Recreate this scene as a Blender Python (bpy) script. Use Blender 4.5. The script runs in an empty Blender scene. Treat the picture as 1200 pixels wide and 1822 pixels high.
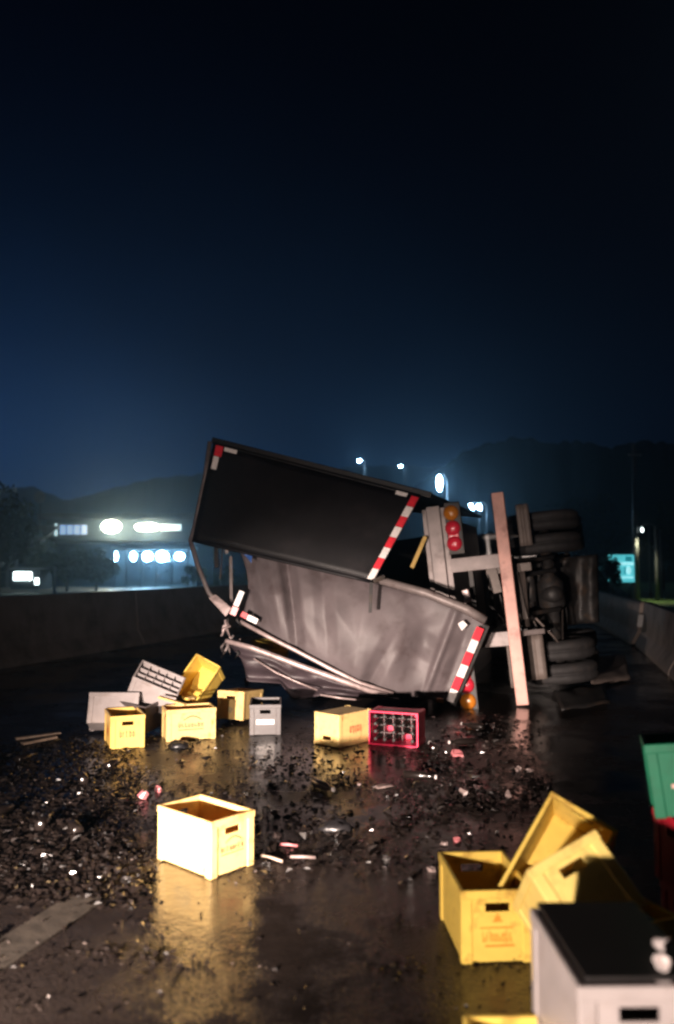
import bpy, bmesh, math, random
from mathutils import Vector, Matrix, noise

R = math.radians
random.seed(7)
scene = bpy.context.scene
C = scene.collection

# ------------------------------------------------------------------ camera
H_CAM = 1.6
FPX = 1450.0                       # focal length in pixels of the 1200x1822 frame
PITCH = math.atan(99.0 / FPX)
cam = bpy.data.cameras.new('camera')
cam.sensor_fit = 'VERTICAL'
cam.sensor_height = 36.0
cam.lens = 36.0 * FPX / 1822.0
cam.clip_start = 0.05
cam.clip_end = 6000
cam.dof.use_dof = True
cam.dof.focus_distance = 7.0
cam.dof.aperture_fstop = 1.1
camo = bpy.data.objects.new('camera', cam)
C.objects.link(camo)
camo.location = (0, 0, H_CAM)
camo.rotation_euler = (math.pi / 2 + PITCH, 0, 0)
scene.camera = camo

# ------------------------------------------------------------------ night sky
world = bpy.data.worlds.new('World')
scene.world = world
world.use_nodes = True
wn = world.node_tree
for n in list(wn.nodes):
    wn.nodes.remove(n)
sky = wn.nodes.new('ShaderNodeTexSky')
sky.sky_type = 'NISHITA'
sky.sun_disc = False
sky.sun_elevation = R(-4.0)
sky.sun_rotation = R(-35.0)
sky.air_density = 1.0
sky.dust_density = 0.4
sky.ozone_density = 3.0
bgn = wn.nodes.new('ShaderNodeBackground')
bgn.inputs['Strength'].default_value = 0.03
wo = wn.nodes.new('ShaderNodeOutputWorld')
wn.links.new(sky.outputs[0], bgn.inputs[0])
# town glow on the low cloud, strongest towards the lit settlement on the left
def wmath(op, a, b=None, clamp=False):
    n = wn.nodes.new('ShaderNodeMath')
    n.operation = op
    n.use_clamp = clamp
    for i, v in enumerate((a, b)):
        if v is None:
            continue
        if isinstance(v, (int, float)):
            n.inputs[i].default_value = v
        else:
            wn.links.new(v, n.inputs[i])
    return n.outputs[0]
wtc = wn.nodes.new('ShaderNodeTexCoord')
wsx = wn.nodes.new('ShaderNodeSeparateXYZ')
wn.links.new(wtc.outputs['Generated'], wsx.inputs[0])
zc = wmath('MAXIMUM', wsx.outputs['Z'], 0.0)
fall = wmath('POWER', math.e, wmath('MULTIPLY', zc, -8.5))
dotx = wmath('ADD', wmath('MULTIPLY', wsx.outputs['X'], math.sin(R(-32))), wmath('MULTIPLY', wsx.outputs['Y'], math.cos(R(-32))))
az = wmath('ADD', wmath('POWER', wmath('MAXIMUM', dotx, 0.0), 6.5), 0.03)
wnz = wn.nodes.new('ShaderNodeTexNoise')
wnz.inputs['Scale'].default_value = 3.2
wnz.inputs['Detail'].default_value = 4
wn.links.new(wtc.outputs['Generated'], wnz.inputs['Vector'])
cloud = wmath('ADD', wmath('MULTIPLY', wnz.outputs['Fac'], 1.5), 0.25)
bg2 = wn.nodes.new('ShaderNodeBackground')
bg2.inputs['Color'].default_value = (0.05, 0.185, 0.54, 1)
wn.links.new(wmath('MULTIPLY', wmath('MULTIPLY', fall, az), cloud), bg2.inputs['Strength'])
wadd = wn.nodes.new('ShaderNodeAddShader')
wn.links.new(bgn.outputs[0], wadd.inputs[0])
wn.links.new(bg2.outputs[0], wadd.inputs[1])
wn.links.new(wadd.outputs[0], wo.inputs[0])

# faint moonlight
sun = bpy.data.lights.new('moon', 'SUN')
sun.energy = 0.004
sun.angle = R(0.5)
sun.color = (0.7, 0.82, 1.0)
suno = bpy.data.objects.new('moon', sun)
C.objects.link(suno)
suno.rotation_euler = (R(60), 0, R(-35 + 180))

# the two headlights of the vehicle that stopped behind the photographer
def headlight(loc, aim, watts, size, blend):
    hl = bpy.data.lights.new('headlight', 'SPOT')
    hl.energy = watts
    hl.color = (1.0, 0.81, 0.70)
    hl.spot_size = R(size)
    hl.spot_blend = blend
    hl.shadow_soft_size = 0.07
    o = bpy.data.objects.new('headlight', hl)
    C.objects.link(o)
    o.location = loc
    o.rotation_euler = (Vector(aim) - o.location).to_track_quat('-Z', 'Y').to_euler()
headlight((-2.4, -0.75, 0.76), (-0.9, 5.0, -0.1), 14000, 36, 1.0)
headlight((-1.5, -1.0, 0.80), (0.55, 5.0, 0.3), 1850, 84, 1.0)

vs = scene.view_settings
vs.view_transform = 'Standard'
vs.look = 'None'
vs.exposure = 0.0
vs.gamma = 1.0
vs.use_curve_mapping = False
cy = scene.cycles
cy.use_denoising = True
cy.max_bounces = 8
cy.diffuse_bounces = 4
cy.glossy_bounces = 4
cy.transmission_bounces = 4
cy.volume_bounces = 0
cy.caustics_reflective = False
cy.caustics_refractive = False
cy.sample_clamp_indirect = 4.0
cy.filter_width = 2.4

# ------------------------------------------------------------------ geometry helpers
def ray(px, py):
    u = (px - 600) / FPX
    v = (911 - py) / FPX
    return Vector((u, math.cos(PITCH) - math.sin(PITCH) * v, math.sin(PITCH) + math.cos(PITCH) * v))
def P(px, py, Y):
    r = ray(px, py)
    r = r * (Y / r.y)
    r.z += H_CAM
    return r
def G(px, py, z=0.0):
    r = ray(px, py)
    r = r * ((z - H_CAM) / r.z)
    r.z = z
    return r
ROAD = R(72.5)
RD = Vector((math.cos(ROAD), math.sin(ROAD), 0))
RN = Vector((math.sin(ROAD), -math.cos(ROAD), 0))
def rp(s, t, z=0.0):
    v = RN * s + RD * t
    v.z = z
    return v

def mesh(name, verts, faces, smooth=False):
    m = bpy.data.meshes.new(name)
    m.from_pydata([tuple(v) for v in verts], [], faces)
    bm = bmesh.new()
    bm.from_mesh(m)
    bmesh.ops.recalc_face_normals(bm, faces=bm.faces)
    bm.to_mesh(m)
    bm.free()
    if smooth:
        for p in m.polygons:
            p.use_smooth = True
    return m
def obj(name, m, mat, parent=None):
    o = bpy.data.objects.new(name, m)
    C.objects.link(o)
    if mat is not None and not m.materials:
        m.materials.append(mat)
    elif mat is not None and m.materials[0] is not mat:
        o.material_slots[0].link = 'OBJECT'
        o.material_slots[0].material = mat
    if parent is not None:
        o.parent = parent
    return o
def empty(name, loc=(0, 0, 0)):
    o = bpy.data.objects.new(name, None)
    o.empty_display_size = 0.1
    C.objects.link(o)
    o.location = loc
    return o
def tag(o, label, cat, group=None):
    o['label'] = label
    o['category'] = cat
    if group:
        o['group'] = group
    return o
def kind(o, k):
    o['kind'] = k
    return o

def bevelled(m, w, seg=2):
    bm = bmesh.new()
    bm.from_mesh(m)
    bmesh.ops.bevel(bm, geom=list(bm.edges), offset=w, segments=seg, affect='EDGES', profile=0.6)
    bm.to_mesh(m)
    bm.free()
    return m
def box_mesh(x0, x1, y0, y1, z0, z1, bev=0.0):
    v = [(x, y, z) for z in (z0, z1) for y in (y0, y1) for x in (x0, x1)]
    f = [(0, 1, 3, 2), (4, 5, 7, 6), (0, 1, 5, 4), (2, 3, 7, 6), (0, 2, 6, 4), (1, 3, 7, 5)]
    m = mesh('box', v, f)
    return bevelled(m, bev) if bev else m
def bar_mesh(a, b, w, h, up=Vector((0, 0, 1)), bev=0.0):
    """square bar from a to b, w across, h along up"""
    a, b = Vector(a), Vector(b)
    d = (b - a).normalized()
    side = d.cross(up)
    if side.length < 1e-4:
        side = d.cross(Vector((1, 0, 0)))
    side.normalize()
    u = side.cross(d).normalized()
    v = []
    for p in (a, b):
        for sx, sz in ((-1, -1), (1, -1), (1, 1), (-1, 1)):
            v.append(p + side * (sx * w / 2) + u * (sz * h / 2))
    f = [(0, 1, 2, 3), (4, 5, 6, 7), (0, 1, 5, 4), (1, 2, 6, 5), (2, 3, 7, 6), (3, 0, 4, 7)]
    m = mesh('bar', v, f)
    return bevelled(m, bev) if bev else m
def tube_mesh(pts, rad, n=8):
    pts = [Vector(p) for p in pts]
    rads = rad if isinstance(rad, (list, tuple)) else [rad] * len(pts)
    verts, faces = [], []
    prev = None
    for i, p in enumerate(pts):
        d = (pts[min(i + 1, len(pts) - 1)] - pts[max(i - 1, 0)]).normalized()
        if prev is None:
            prev = d.cross(Vector((0, 0, 1)))
            if prev.length < 1e-3:
                prev = d.cross(Vector((1, 0, 0)))
        s = (prev - d * prev.dot(d)).normalized()
        prev = s
        t = d.cross(s)
        for k in range(n):
            a = 2 * math.pi * k / n
            verts.append(p + (s * math.cos(a) + t * math.sin(a)) * rads[i])
    for i in range(len(pts) - 1):
        for k in range(n):
            k2 = (k + 1) % n
            faces.append((i * n + k, i * n + k2, (i + 1) * n + k2, (i + 1) * n + k))
    faces.append(tuple(range(n)))
    faces.append(tuple((len(pts) - 1) * n + k for k in range(n)))
    return mesh('tube', verts, faces, True)
def lathe_mesh(profile, n=20, axis='z'):
    verts, faces = [], []
    for r, z in profile:
        for k in range(n):
            a = 2 * math.pi * k / n
            verts.append((r * math.cos(a), r * math.sin(a), z))
    for i in range(len(profile) - 1):
        for k in range(n):
            k2 = (k + 1) % n
            faces.append((i * n + k, i * n + k2, (i + 1) * n + k2, (i + 1) * n + k))
    faces.append(tuple(range(n)))
    faces.append(tuple((len(profile) - 1) * n + k for k in range(n)))
    return mesh('lathe', verts, faces, True)
def slab_mesh(quad, t):
    """four corner points -> slab with thickness t along its normal"""
    q = [Vector(p) for p in quad]
    n = (q[1] - q[0]).cross(q[3] - q[0]).normalized() * (t / 2)
    v = [p + n for p in q] + [p - n for p in q]
    return mesh('slab', v, [(0, 1, 2, 3), (4, 5, 6, 7), (0, 1, 5, 4), (1, 2, 6, 5), (2, 3, 7, 6), (3, 0, 4, 7)])
def sheet_mesh(fn, nu, nv, t):
    """closed thin sheet from fn(u,v)"""
    top = [[fn(i / nu, j / nv) for j in range(nv + 1)] for i in range(nu + 1)]
    verts, idx = [], {}
    def nrm(i, j):
        a = top[min(i + 1, nu)][j] - top[max(i - 1, 0)][j]
        b = top[i][min(j + 1, nv)] - top[i][max(j - 1, 0)]
        return a.cross(b).normalized()
    for s in (1, -1):
        for i in range(nu + 1):
            for j in range(nv + 1):
                idx[s, i, j] = len(verts)
                verts.append(top[i][j] + nrm(i, j) * (s * t / 2))
    f = []
    for s in (1, -1):
        for i in range(nu):
            for j in range(nv):
                f.append((idx[s, i, j], idx[s, i + 1, j], idx[s, i + 1, j + 1], idx[s, i, j + 1]))
    for i in range(nu):
        for j in (0, nv):
            f.append((idx[1, i, j], idx[1, i + 1, j], idx[-1, i + 1, j], idx[-1, i, j]))
    for j in range(nv):
        for i in (0, nu):
            f.append((idx[1, i, j], idx[1, i, j + 1], idx[-1, i, j + 1], idx[-1, i, j]))
    return mesh('sheet', verts, f, True)
def prism_mesh(poly, p0, ex, ey, ez, depth):
    """polygon (x,y) extruded along ez by depth in a given frame"""
    n = len(poly)
    v = [p0 + ex * x + ey * y for x, y in poly] + [p0 + ex * x + ey * y + ez * depth for x, y in poly]
    f = [tuple(range(n)), tuple(range(n, 2 * n))] + [(i, (i + 1) % n, n + (i + 1) % n, n + i) for i in range(n)]
    return mesh('prism', v, f)
def lerp_poly(poly, t):
    """piecewise linear through (param, values...)"""
    for a, b in zip(poly, poly[1:]):
        if t <= b[0]:
            k = (t - a[0]) / (b[0] - a[0])
            return [x + (y - x) * k for x, y in zip(a[1:], b[1:])]
    return list(poly[-1][1:])

# ------------------------------------------------------------------ materials
def material(name, rgb, rough=0.5, metal=0.0, var=0.25, scale=8.0, bump=0.0, bscale=40.0, spec=0.5, coat=0.0, dirt=None, dirt_amt=0.0, dirt_scale=3.0):
    m = bpy.data.materials.new(name)
    m.use_nodes = True
    nt = m.node_tree
    b = nt.nodes['Principled BSDF']
    tc = nt.nodes.new('ShaderNodeTexCoord')
    nz = nt.nodes.new('ShaderNodeTexNoise')
    nz.inputs['Scale'].default_value = scale
    nz.inputs['Detail'].default_value = 5
    nt.links.new(tc.outputs['Object'], nz.inputs['Vector'])
    cr = nt.nodes.new('ShaderNodeValToRGB')
    cr.color_ramp.elements[0].position = 0.3
    cr.color_ramp.elements[1].position = 0.7
    cr.color_ramp.elements[0].color = tuple(c * (1 - var) for c in rgb) + (1,)
    cr.color_ramp.elements[1].color = tuple(min(1, c * (1 + var * 0.4)) for c in rgb) + (1,)
    nt.links.new(nz.outputs['Fac'], cr.inputs['Fac'])
    col = cr.outputs['Color']
    if dirt is not None:
        n2 = nt.nodes.new('ShaderNodeTexNoise')
        n2.inputs['Scale'].default_value = dirt_scale
        n2.inputs['Detail'].default_value = 8
        n2.inputs['Roughness'].default_value = 0.65
        nt.links.new(tc.outputs['Object'], n2.inputs['Vector'])
        r2 = nt.nodes.new('ShaderNodeValToRGB')
        r2.color_ramp.elements[0].position = 0.52
        r2.color_ramp.elements[1].position = 0.68
        r2.color_ramp.elements[1].color = (dirt_amt,) * 3 + (1,)
        nt.links.new(n2.outputs['Fac'], r2.inputs['Fac'])
        mx = nt.nodes.new('ShaderNodeMixRGB')
        nt.links.new(r2.outputs['Color'], mx.inputs['Fac'])
        nt.links.new(col, mx.inputs['Color1'])
        mx.inputs['Color2'].default_value = tuple(dirt) + (1,)
        col = mx.outputs['Color']
    nt.links.new(col, b.inputs['Base Color'])
    b.inputs['Roughness'].default_value = rough
    b.inputs['Metallic'].default_value = metal
    b.inputs['Specular IOR Level'].default_value = spec
    b.inputs['Coat Weight'].default_value = coat
    if bump:
        n3 = nt.nodes.new('ShaderNodeTexNoise')
        n3.inputs['Scale'].default_value = bscale
        n3.inputs['Detail'].default_value = 6
        nt.links.new(tc.outputs['Object'], n3.inputs['Vector'])
        bp = nt.nodes.new('ShaderNodeBump')
        bp.inputs['Strength'].default_value = bump
        bp.inputs['Distance'].default_value = 0.01
        nt.links.new(n3.outputs['Fac'], bp.inputs['Height'])
        nt.links.new(bp.outputs['Normal'], b.inputs['Normal'])
    return m
def translucent(m, rgb, fac):
    nt = m.node_tree
    b = nt.nodes['Principled BSDF']
    out = nt.nodes['Material Output']
    tr = nt.nodes.new('ShaderNodeBsdfTranslucent')
    tr.inputs['Color'].default_value = tuple(rgb) + (1,)
    mx = nt.nodes.new('ShaderNodeMixShader')
    mx.inputs['Fac'].default_value = fac
    nt.links.new(b.outputs[0], mx.inputs[1])
    nt.links.new(tr.outputs[0], mx.inputs[2])
    nt.links.new(mx.outputs[0], out.inputs['Surface'])
    return m
def emitter(name, rgb, strength):
    m = bpy.data.materials.new(name)
    m.use_nodes = True
    nt = m.node_tree
    b = nt.nodes['Principled BSDF']
    b.inputs['Base Color'].default_value = (0.8, 0.8, 0.8, 1)
    b.inputs['Emission Color'].default_value = tuple(rgb) + (1,)
    b.inputs['Emission Strength'].default_value = strength
    return m
BROWN = (0.05, 0.03, 0.02)
M = {}
M['cream'] = material('cream_yellow_plastic', (0.82, 0.60, 0.24), 0.42, var=0.12, dirt=(0.35, 0.2, 0.06), dirt_amt=0.8, dirt_scale=9, bump=0.12)
M['yellow'] = material('yellow_plastic', (0.84, 0.60, 0.12), 0.42, var=0.15, dirt=(0.30, 0.15, 0.03), dirt_amt=0.8, dirt_scale=9, bump=0.12)
M['pale_yellow'] = material('pale_yellow_plastic', (0.86, 0.66, 0.20), 0.45, var=0.12, dirt=(0.35, 0.2, 0.06), dirt_amt=0.5, dirt_scale=9, bump=0.1)
M['grey_plastic'] = material('grey_plastic', (0.06, 0.052, 0.053), 0.45, var=0.2, dirt=BROWN, dirt_amt=0.5, dirt_scale=7, bump=0.08)
M['pale_plastic'] = material('pale_grey_plastic', (0.40, 0.355, 0.35), 0.45, var=0.15, dirt=(0.2, 0.15, 0.12), dirt_amt=0.5, dirt_scale=7, bump=0.08)
M['dark_plastic'] = material('charcoal_plastic', (0.07, 0.055, 0.055), 0.4, var=0.2, bump=0.08)
M['magenta'] = material('crimson_plastic', (0.66, 0.012, 0.07), 0.35, var=0.2, dirt=(0.1, 0.01, 0.02), dirt_amt=0.5, dirt_scale=7, bump=0.08)
M['red_plastic'] = material('red_plastic', (0.45, 0.012, 0.03), 0.4, var=0.2, bump=0.08)
M['green'] = material('green_plastic', (0.003, 0.16, 0.08), 0.5, spec=0.3, var=0.15, dirt=(0.01, 0.08, 0.04), dirt_amt=0.5, dirt_scale=7, bump=0.06)
M['print_red'] = material('red_print', (0.62, 0.09, 0.04), 0.5, var=0.3, scale=60)
M['print_orange'] = material('orange_print', (0.76, 0.28, 0.03), 0.5, var=0.3, scale=60)
M['print_grey'] = material('grey_print', (0.42, 0.36, 0.22), 0.5, var=0.3, scale=60)
M['print_white'] = material('white_print', (0.85, 0.8, 0.76), 0.5, var=0.1)
M['print_pink'] = material('pink_print', (0.75, 0.42, 0.38), 0.5, var=0.2)
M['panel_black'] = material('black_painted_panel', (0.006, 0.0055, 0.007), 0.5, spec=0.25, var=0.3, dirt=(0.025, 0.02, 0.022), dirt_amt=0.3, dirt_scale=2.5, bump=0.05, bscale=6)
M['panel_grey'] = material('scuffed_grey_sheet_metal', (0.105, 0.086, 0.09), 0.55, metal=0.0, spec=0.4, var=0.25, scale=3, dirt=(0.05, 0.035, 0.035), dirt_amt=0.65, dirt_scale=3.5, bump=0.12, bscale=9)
M['frame_grey'] = material('weathered_grey_steel', (0.20, 0.165, 0.16), 0.5, metal=0.2, var=0.3, scale=6, dirt=(0.06, 0.035, 0.03), dirt_amt=0.7, dirt_scale=5, bump=0.15, bscale=30)
M['rail_pink'] = material('bare_aluminium_edge', (0.45, 0.35, 0.34), 0.4, metal=0.3, var=0.3, scale=10, dirt=(0.12, 0.08, 0.07), dirt_amt=0.6, dirt_scale=9)
M['bumper'] = material('faded_red_white_bumper_paint', (0.66, 0.33, 0.27), 0.5, var=0.22, scale=5, dirt=(0.25, 0.08, 0.06), dirt_amt=0.7, dirt_scale=6, bump=0.1)
M['tape_red'] = material('red_reflective_tape', (0.75, 0.03, 0.05), 0.35, var=0.2, scale=30)
M['tape_white'] = material('white_reflective_tape', (0.85, 0.78, 0.76), 0.35, var=0.15, scale=30)
M['lamp_red'] = material('red_lamp_lens', (0.48, 0.02, 0.04), 0.15, var=0.2, scale=40, bump=0.3, bscale=120, coat=0.5)
M['lamp_orange'] = material('amber_lamp_lens', (0.42, 0.14, 0.015), 0.15, var=0.2, scale=40, bump=0.3, bscale=120, coat=0.5)
M['rubber'] = material('tyre_rubber', (0.024, 0.022, 0.023), 0.75, var=0.3, scale=12, dirt=(0.055, 0.042, 0.036), dirt_amt=0.6, dirt_scale=5, bump=0.2)
M['chassis'] = material('greasy_black_chassis', (0.026, 0.024, 0.024), 0.55, metal=0.3, var=0.4, scale=9, dirt=(0.07, 0.045, 0.03), dirt_amt=0.7, dirt_scale=6, bump=0.2)
M['flap'] = material('dusty_pale_mudguard', (0.17, 0.135, 0.12), 0.6, var=0.3, scale=8, dirt=(0.08, 0.06, 0.05), dirt_amt=0.7, dirt_scale=8, bump=0.15)
M['tarp'] = material('torn_purple_grey_tarpaulin', (0.05, 0.036, 0.042), 0.5, var=0.3, scale=5, dirt=(0.04, 0.03, 0.03), dirt_amt=0.6, bump=0.2, bscale=25)
M['blue_tarp'] = material('blue_plastic_sheet', (0.05, 0.13, 0.40), 0.4, var=0.3, bump=0.2, bscale=20)
M['wood'] = material('weathered_wood', (0.35, 0.26, 0.2), 0.65, var=0.35, scale=20, bump=0.2)
M['yellow_stick'] = material('yellow_painted_wood', (0.5, 0.33, 0.1), 0.6, var=0.3, scale=20)
M['concrete'] = material('barrier_concrete', (0.26, 0.21, 0.185), 0.8, var=0.25, scale=2.5, dirt=(0.08, 0.06, 0.05), dirt_amt=0.6, dirt_scale=1.5, bump=0.3, bscale=30)
M['glass_brown'] = material('brown_bottle_glass', (0.011, 0.008, 0.007), 0.20, var=0.4, scale=3, spec=0.8)
M['scrap'] = material('pale_label_scrap', (0.20, 0.15, 0.14), 0.5, var=0.35, scale=2)
M['fragment'] = material('pale_label_glint', (0.09, 0.07, 0.063), 0.4, var=0.4, scale=2)  # pale paper bits, tone also stands in for glints off the glass
M['pink_scrap'] = material('pink_label_scrap', (0.40, 0.13, 0.14), 0.45, var=0.3, scale=20)
M['lid'] = material('black_board', (0.012, 0.010, 0.010), 0.55, var=0.3)
M['white_cap'] = material('white_foil', (0.5, 0.45, 0.44), 0.35, var=0.2, scale=30)
M['black_rag'] = material('black_plastic_bag', (0.012, 0.011, 0.012), 0.35, var=0.3, bump=0.3)
M['white_paint'] = material('van_white_paint', (0.6, 0.58, 0.58), 0.4, var=0.1)
M['glass_dark'] = material('dark_window_glass', (0.02, 0.025, 0.03), 0.05, var=0.1, spec=0.8)
M['wall_far'] = material('rendered_wall', (0.035, 0.05, 0.06), 0.85, var=0.25, scale=1.2)
M['roof_far'] = material('sheet_roof', (0.24, 0.26, 0.26), 0.6, var=0.25, scale=1.0)
M['pole'] = material('galvanised_pole', (0.16, 0.165, 0.17), 0.5, metal=0.4, var=0.2)
M['bark'] = material('bark', (0.07, 0.05, 0.035), 0.9, var=0.4, scale=10)
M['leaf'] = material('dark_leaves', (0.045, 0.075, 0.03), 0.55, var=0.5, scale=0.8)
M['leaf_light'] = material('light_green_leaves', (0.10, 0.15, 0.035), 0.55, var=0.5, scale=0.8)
M['hill'] = material('wooded_hillside', (0.018, 0.027, 0.016), 0.9, var=0.5, scale=0.05, bump=0.5, bscale=0.3)
M['lane_paint'] = None

translucent(M['cream'], (0.85, 0.5, 0.10), 0.20)
translucent(M['yellow'], (0.8, 0.42, 0.04), 0.08)

# wet asphalt
def wet_asphalt():
    m = bpy.data.materials.new('wet_asphalt')
    m.use_nodes = True
    nt = m.node_tree
    b = nt.nodes['Principled BSDF']
    N = nt.nodes.new
    L = nt.links.new
    geo = N('ShaderNodeNewGeometry')
    def noise_(scale, detail, rough=0.5):
        n = N('ShaderNodeTexNoise')
        n.inputs['Scale'].default_value = scale
        n.inputs['Detail'].default_value = detail
        n.inputs['Roughness'].default_value = rough
        L(geo.outputs['Position'], n.inputs['Vector'])
        return n
    big = noise_(0.8, 7, 0.62)
    mask = N('ShaderNodeValToRGB')
    mask.color_ramp.elements[0].position = 0.44
    mask.color_ramp.elements[1].position = 0.58
    L(big.outputs['Fac'], mask.inputs['Fac'])
    vor = N('ShaderNodeTexVoronoi')
    vor.inputs['Scale'].default_value = 95
    L(geo.outputs['Position'], vor.inputs['Vector'])
    grain = noise_(180, 3, 0.7)
    col = N('ShaderNodeValToRGB')
    col.color_ramp.elements[0].position = 0.3
    col.color_ramp.elements[1].position = 0.75
    col.color_ramp.elements[0].color = (0.004, 0.0035, 0.0035, 1)
    col.color_ramp.elements[1].color = (0.050, 0.037, 0.031, 1)
    L(grain.outputs['Fac'], col.inputs['Fac'])
    patch = noise_(0.35, 8, 0.7)
    pr = N('ShaderNodeMapRange')
    pr.inputs['From Min'].default_value = 0.3
    pr.inputs['From Max'].default_value = 0.7
    pr.inputs['To Min'].default_value = 0.35
    pr.inputs['To Max'].default_value = 1.3
    L(patch.outputs['Fac'], pr.inputs['Value'])
    mul = N('ShaderNodeVectorMath')
    mul.operation = 'SCALE'
    L(col.outputs['Color'], mul.inputs[0])
    L(pr.outputs['Result'], mul.inputs['Scale'])
    L(mul.outputs['Vector'], b.inputs['Base Color'])
    rr = N('ShaderNodeMapRange')
    rr.inputs['To Min'].default_value = 0.08
    rr.inputs['To Max'].default_value = 0.34
    L(mask.outputs['Color'], rr.inputs['Value'])
    L(rr.outputs['Result'], b.inputs['Roughness'])
    b.inputs['IOR'].default_value = 1.36
    # stone relief, drowned where the water stands
    s1 = N('ShaderNodeMapRange')
    s1.inputs['To Min'].default_value = 0.12
    s1.inputs['To Max'].default_value = 0.9
    L(mask.outputs['Color'], s1.inputs['Value'])
    b1 = N('ShaderNodeBump')
    b1.inputs['Distance'].default_value = 0.005
    b1.invert = True
    L(s1.outputs['Result'], b1.inputs['Strength'])
    L(vor.outputs['Distance'], b1.inputs['Height'])
    ripple = noise_(14, 4, 0.55)
    b2 = N('ShaderNodeBump')
    b2.inputs['Distance'].default_value = 0.008
    b2.inputs['Strength'].default_value = 0.28
    L(ripple.outputs['Fac'], b2.inputs['Height'])
    L(b1.outputs['Normal'], b2.inputs['Normal'])
    L(b2.outputs['Normal'], b.inputs['Normal'])
    return m
M['asphalt'] = wet_asphalt()
M['lane_paint'] = material('worn_wet_lane_paint', (0.055, 0.045, 0.036), 0.5, var=0.5, scale=14, dirt=(0.018, 0.015, 0.013), dirt_amt=0.9, dirt_scale=7, bump=0.2, bscale=60)
M['grass'] = material('roadside_grass', (0.06, 0.12, 0.022), 0.9, var=0.5, scale=0.6, bump=0.6, bscale=5)

# ------------------------------------------------------------------ setting
def quad_sheet(name, pts, mat):
    o = obj(name, mesh(name, pts, [tuple(range(len(pts)))]), mat)
    return kind(o, 'structure')
quad_sheet('ground', [(-1500, -60, -0.03), (1500, -60, -0.03), (1500, 1500, -0.03), (-1500, 1500, -0.03)], M['grass'])
quad_sheet('road', [rp(-24, -40), rp(1.9, -40), rp(1.9, 420), rp(-24, 420)], M['asphalt'])
# worn lane line, broken where the paint is gone
quad_sheet('lane_line', [rp(-2.48, -3, 0.004), rp(-2.28, -3, 0.004), rp(-2.28, 4.75, 0.004), rp(-2.48, 4.75, 0.004)], M['lane_paint'])
quad_sheet('far_lane_line', [rp(-2.46, 13, 0.004), rp(-2.30, 13, 0.004), rp(-2.30, 22, 0.004), rp(-2.46, 22, 0.004)], M['lane_paint'])
# lot in front of the lit buildings
quad_sheet('forecourt', [(-48, 52, -0.015), (-9, 52, -0.015), (-9, 72, -0.015), (-48, 72, -0.015)], material('pale_wet_concrete', (0.22, 0.22, 0.2), 0.35, var=0.3, scale=0.5))

def barrier_profile(h, w):
    return [(-w, 0), (-w, 0.08), (-w * 0.55, 0.30), (-w * 0.30, h), (w * 0.30, h), (w * 0.55, 0.30), (w, 0.08), (w, 0)]
def barrier(s, t0, length, h, w, label, group, turn=0.0):
    p0 = rp(s, t0)
    e = empty('concrete_barrier', p0)
    d = Vector((math.cos(ROAD + turn), math.sin(ROAD + turn), 0))
    n = Vector((d.y, -d.x, 0))
    m = prism_mesh(barrier_profile(h, w), Vector((0, 0, 0)), n, Vector((0, 0, 1)), d, length)
    o = obj('concrete_barrier', bevelled(m, 0.015, 1), M['concrete'])
    o.location = p0
    bpy.data.objects.remove(e)
    return tag(o, label, 'barrier', group)
for k in range(9):
    barrier(-9.25, 3.0 + k * 6.02, 6.0, 1.13, 0.32,
            'long dark concrete median barrier segment across the road on the left', 'median barrier segments on the left')
def right_barrier(p, q, label, group=None):
    """p, q: ends of the foot of its road-side face"""
    p, q = Vector((p[0], p[1], 0)), Vector((q[0], q[1], 0))
    d = (q - p).normalized()
    n = Vector((d.y, -d.x, 0))
    m = prism_mesh(barrier_profile(0.90, 0.27), n * 0.27, n, Vector((0, 0, 1)), d, (q - p).length)
    o = obj('concrete_barrier', bevelled(m, 0.015, 1), M['concrete'])
    o.location = p
    return tag(o, label, 'barrier', group)
right_barrier((3.82, 8.1), (4.84, 12.02), 'brown lit concrete barrier segment nearest on the right edge')
bseg = right_barrier((4.86, 12.10), (6.06, 16.72), 'brown lit concrete barrier segment right of the wheels with a reflector')
q = Vector((6.06, 16.72, 0)) - Vector((4.86, 12.10, 0))
dq = q.normalized()
rq = obj('reflector', bar_mesh(dq * 4.45 + Vector((0.06, -0.02, 0.42)), dq * 4.45 + Vector((0.10, -0.02, 0.66)), 0.10, 0.02, dq, 0.004), M['white_paint'], bseg)
fd = Vector((math.cos(R(79)), math.sin(R(79)), 0))
for k in range(6):
    p = Vector((6.02, 16.8, 0)) + fd * (k * 4.05)
    right_barrier(p, p + fd * 4.0, 'bluish unlit concrete barrier segment receding behind the truck wheels', 'far right barrier segments')

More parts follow.
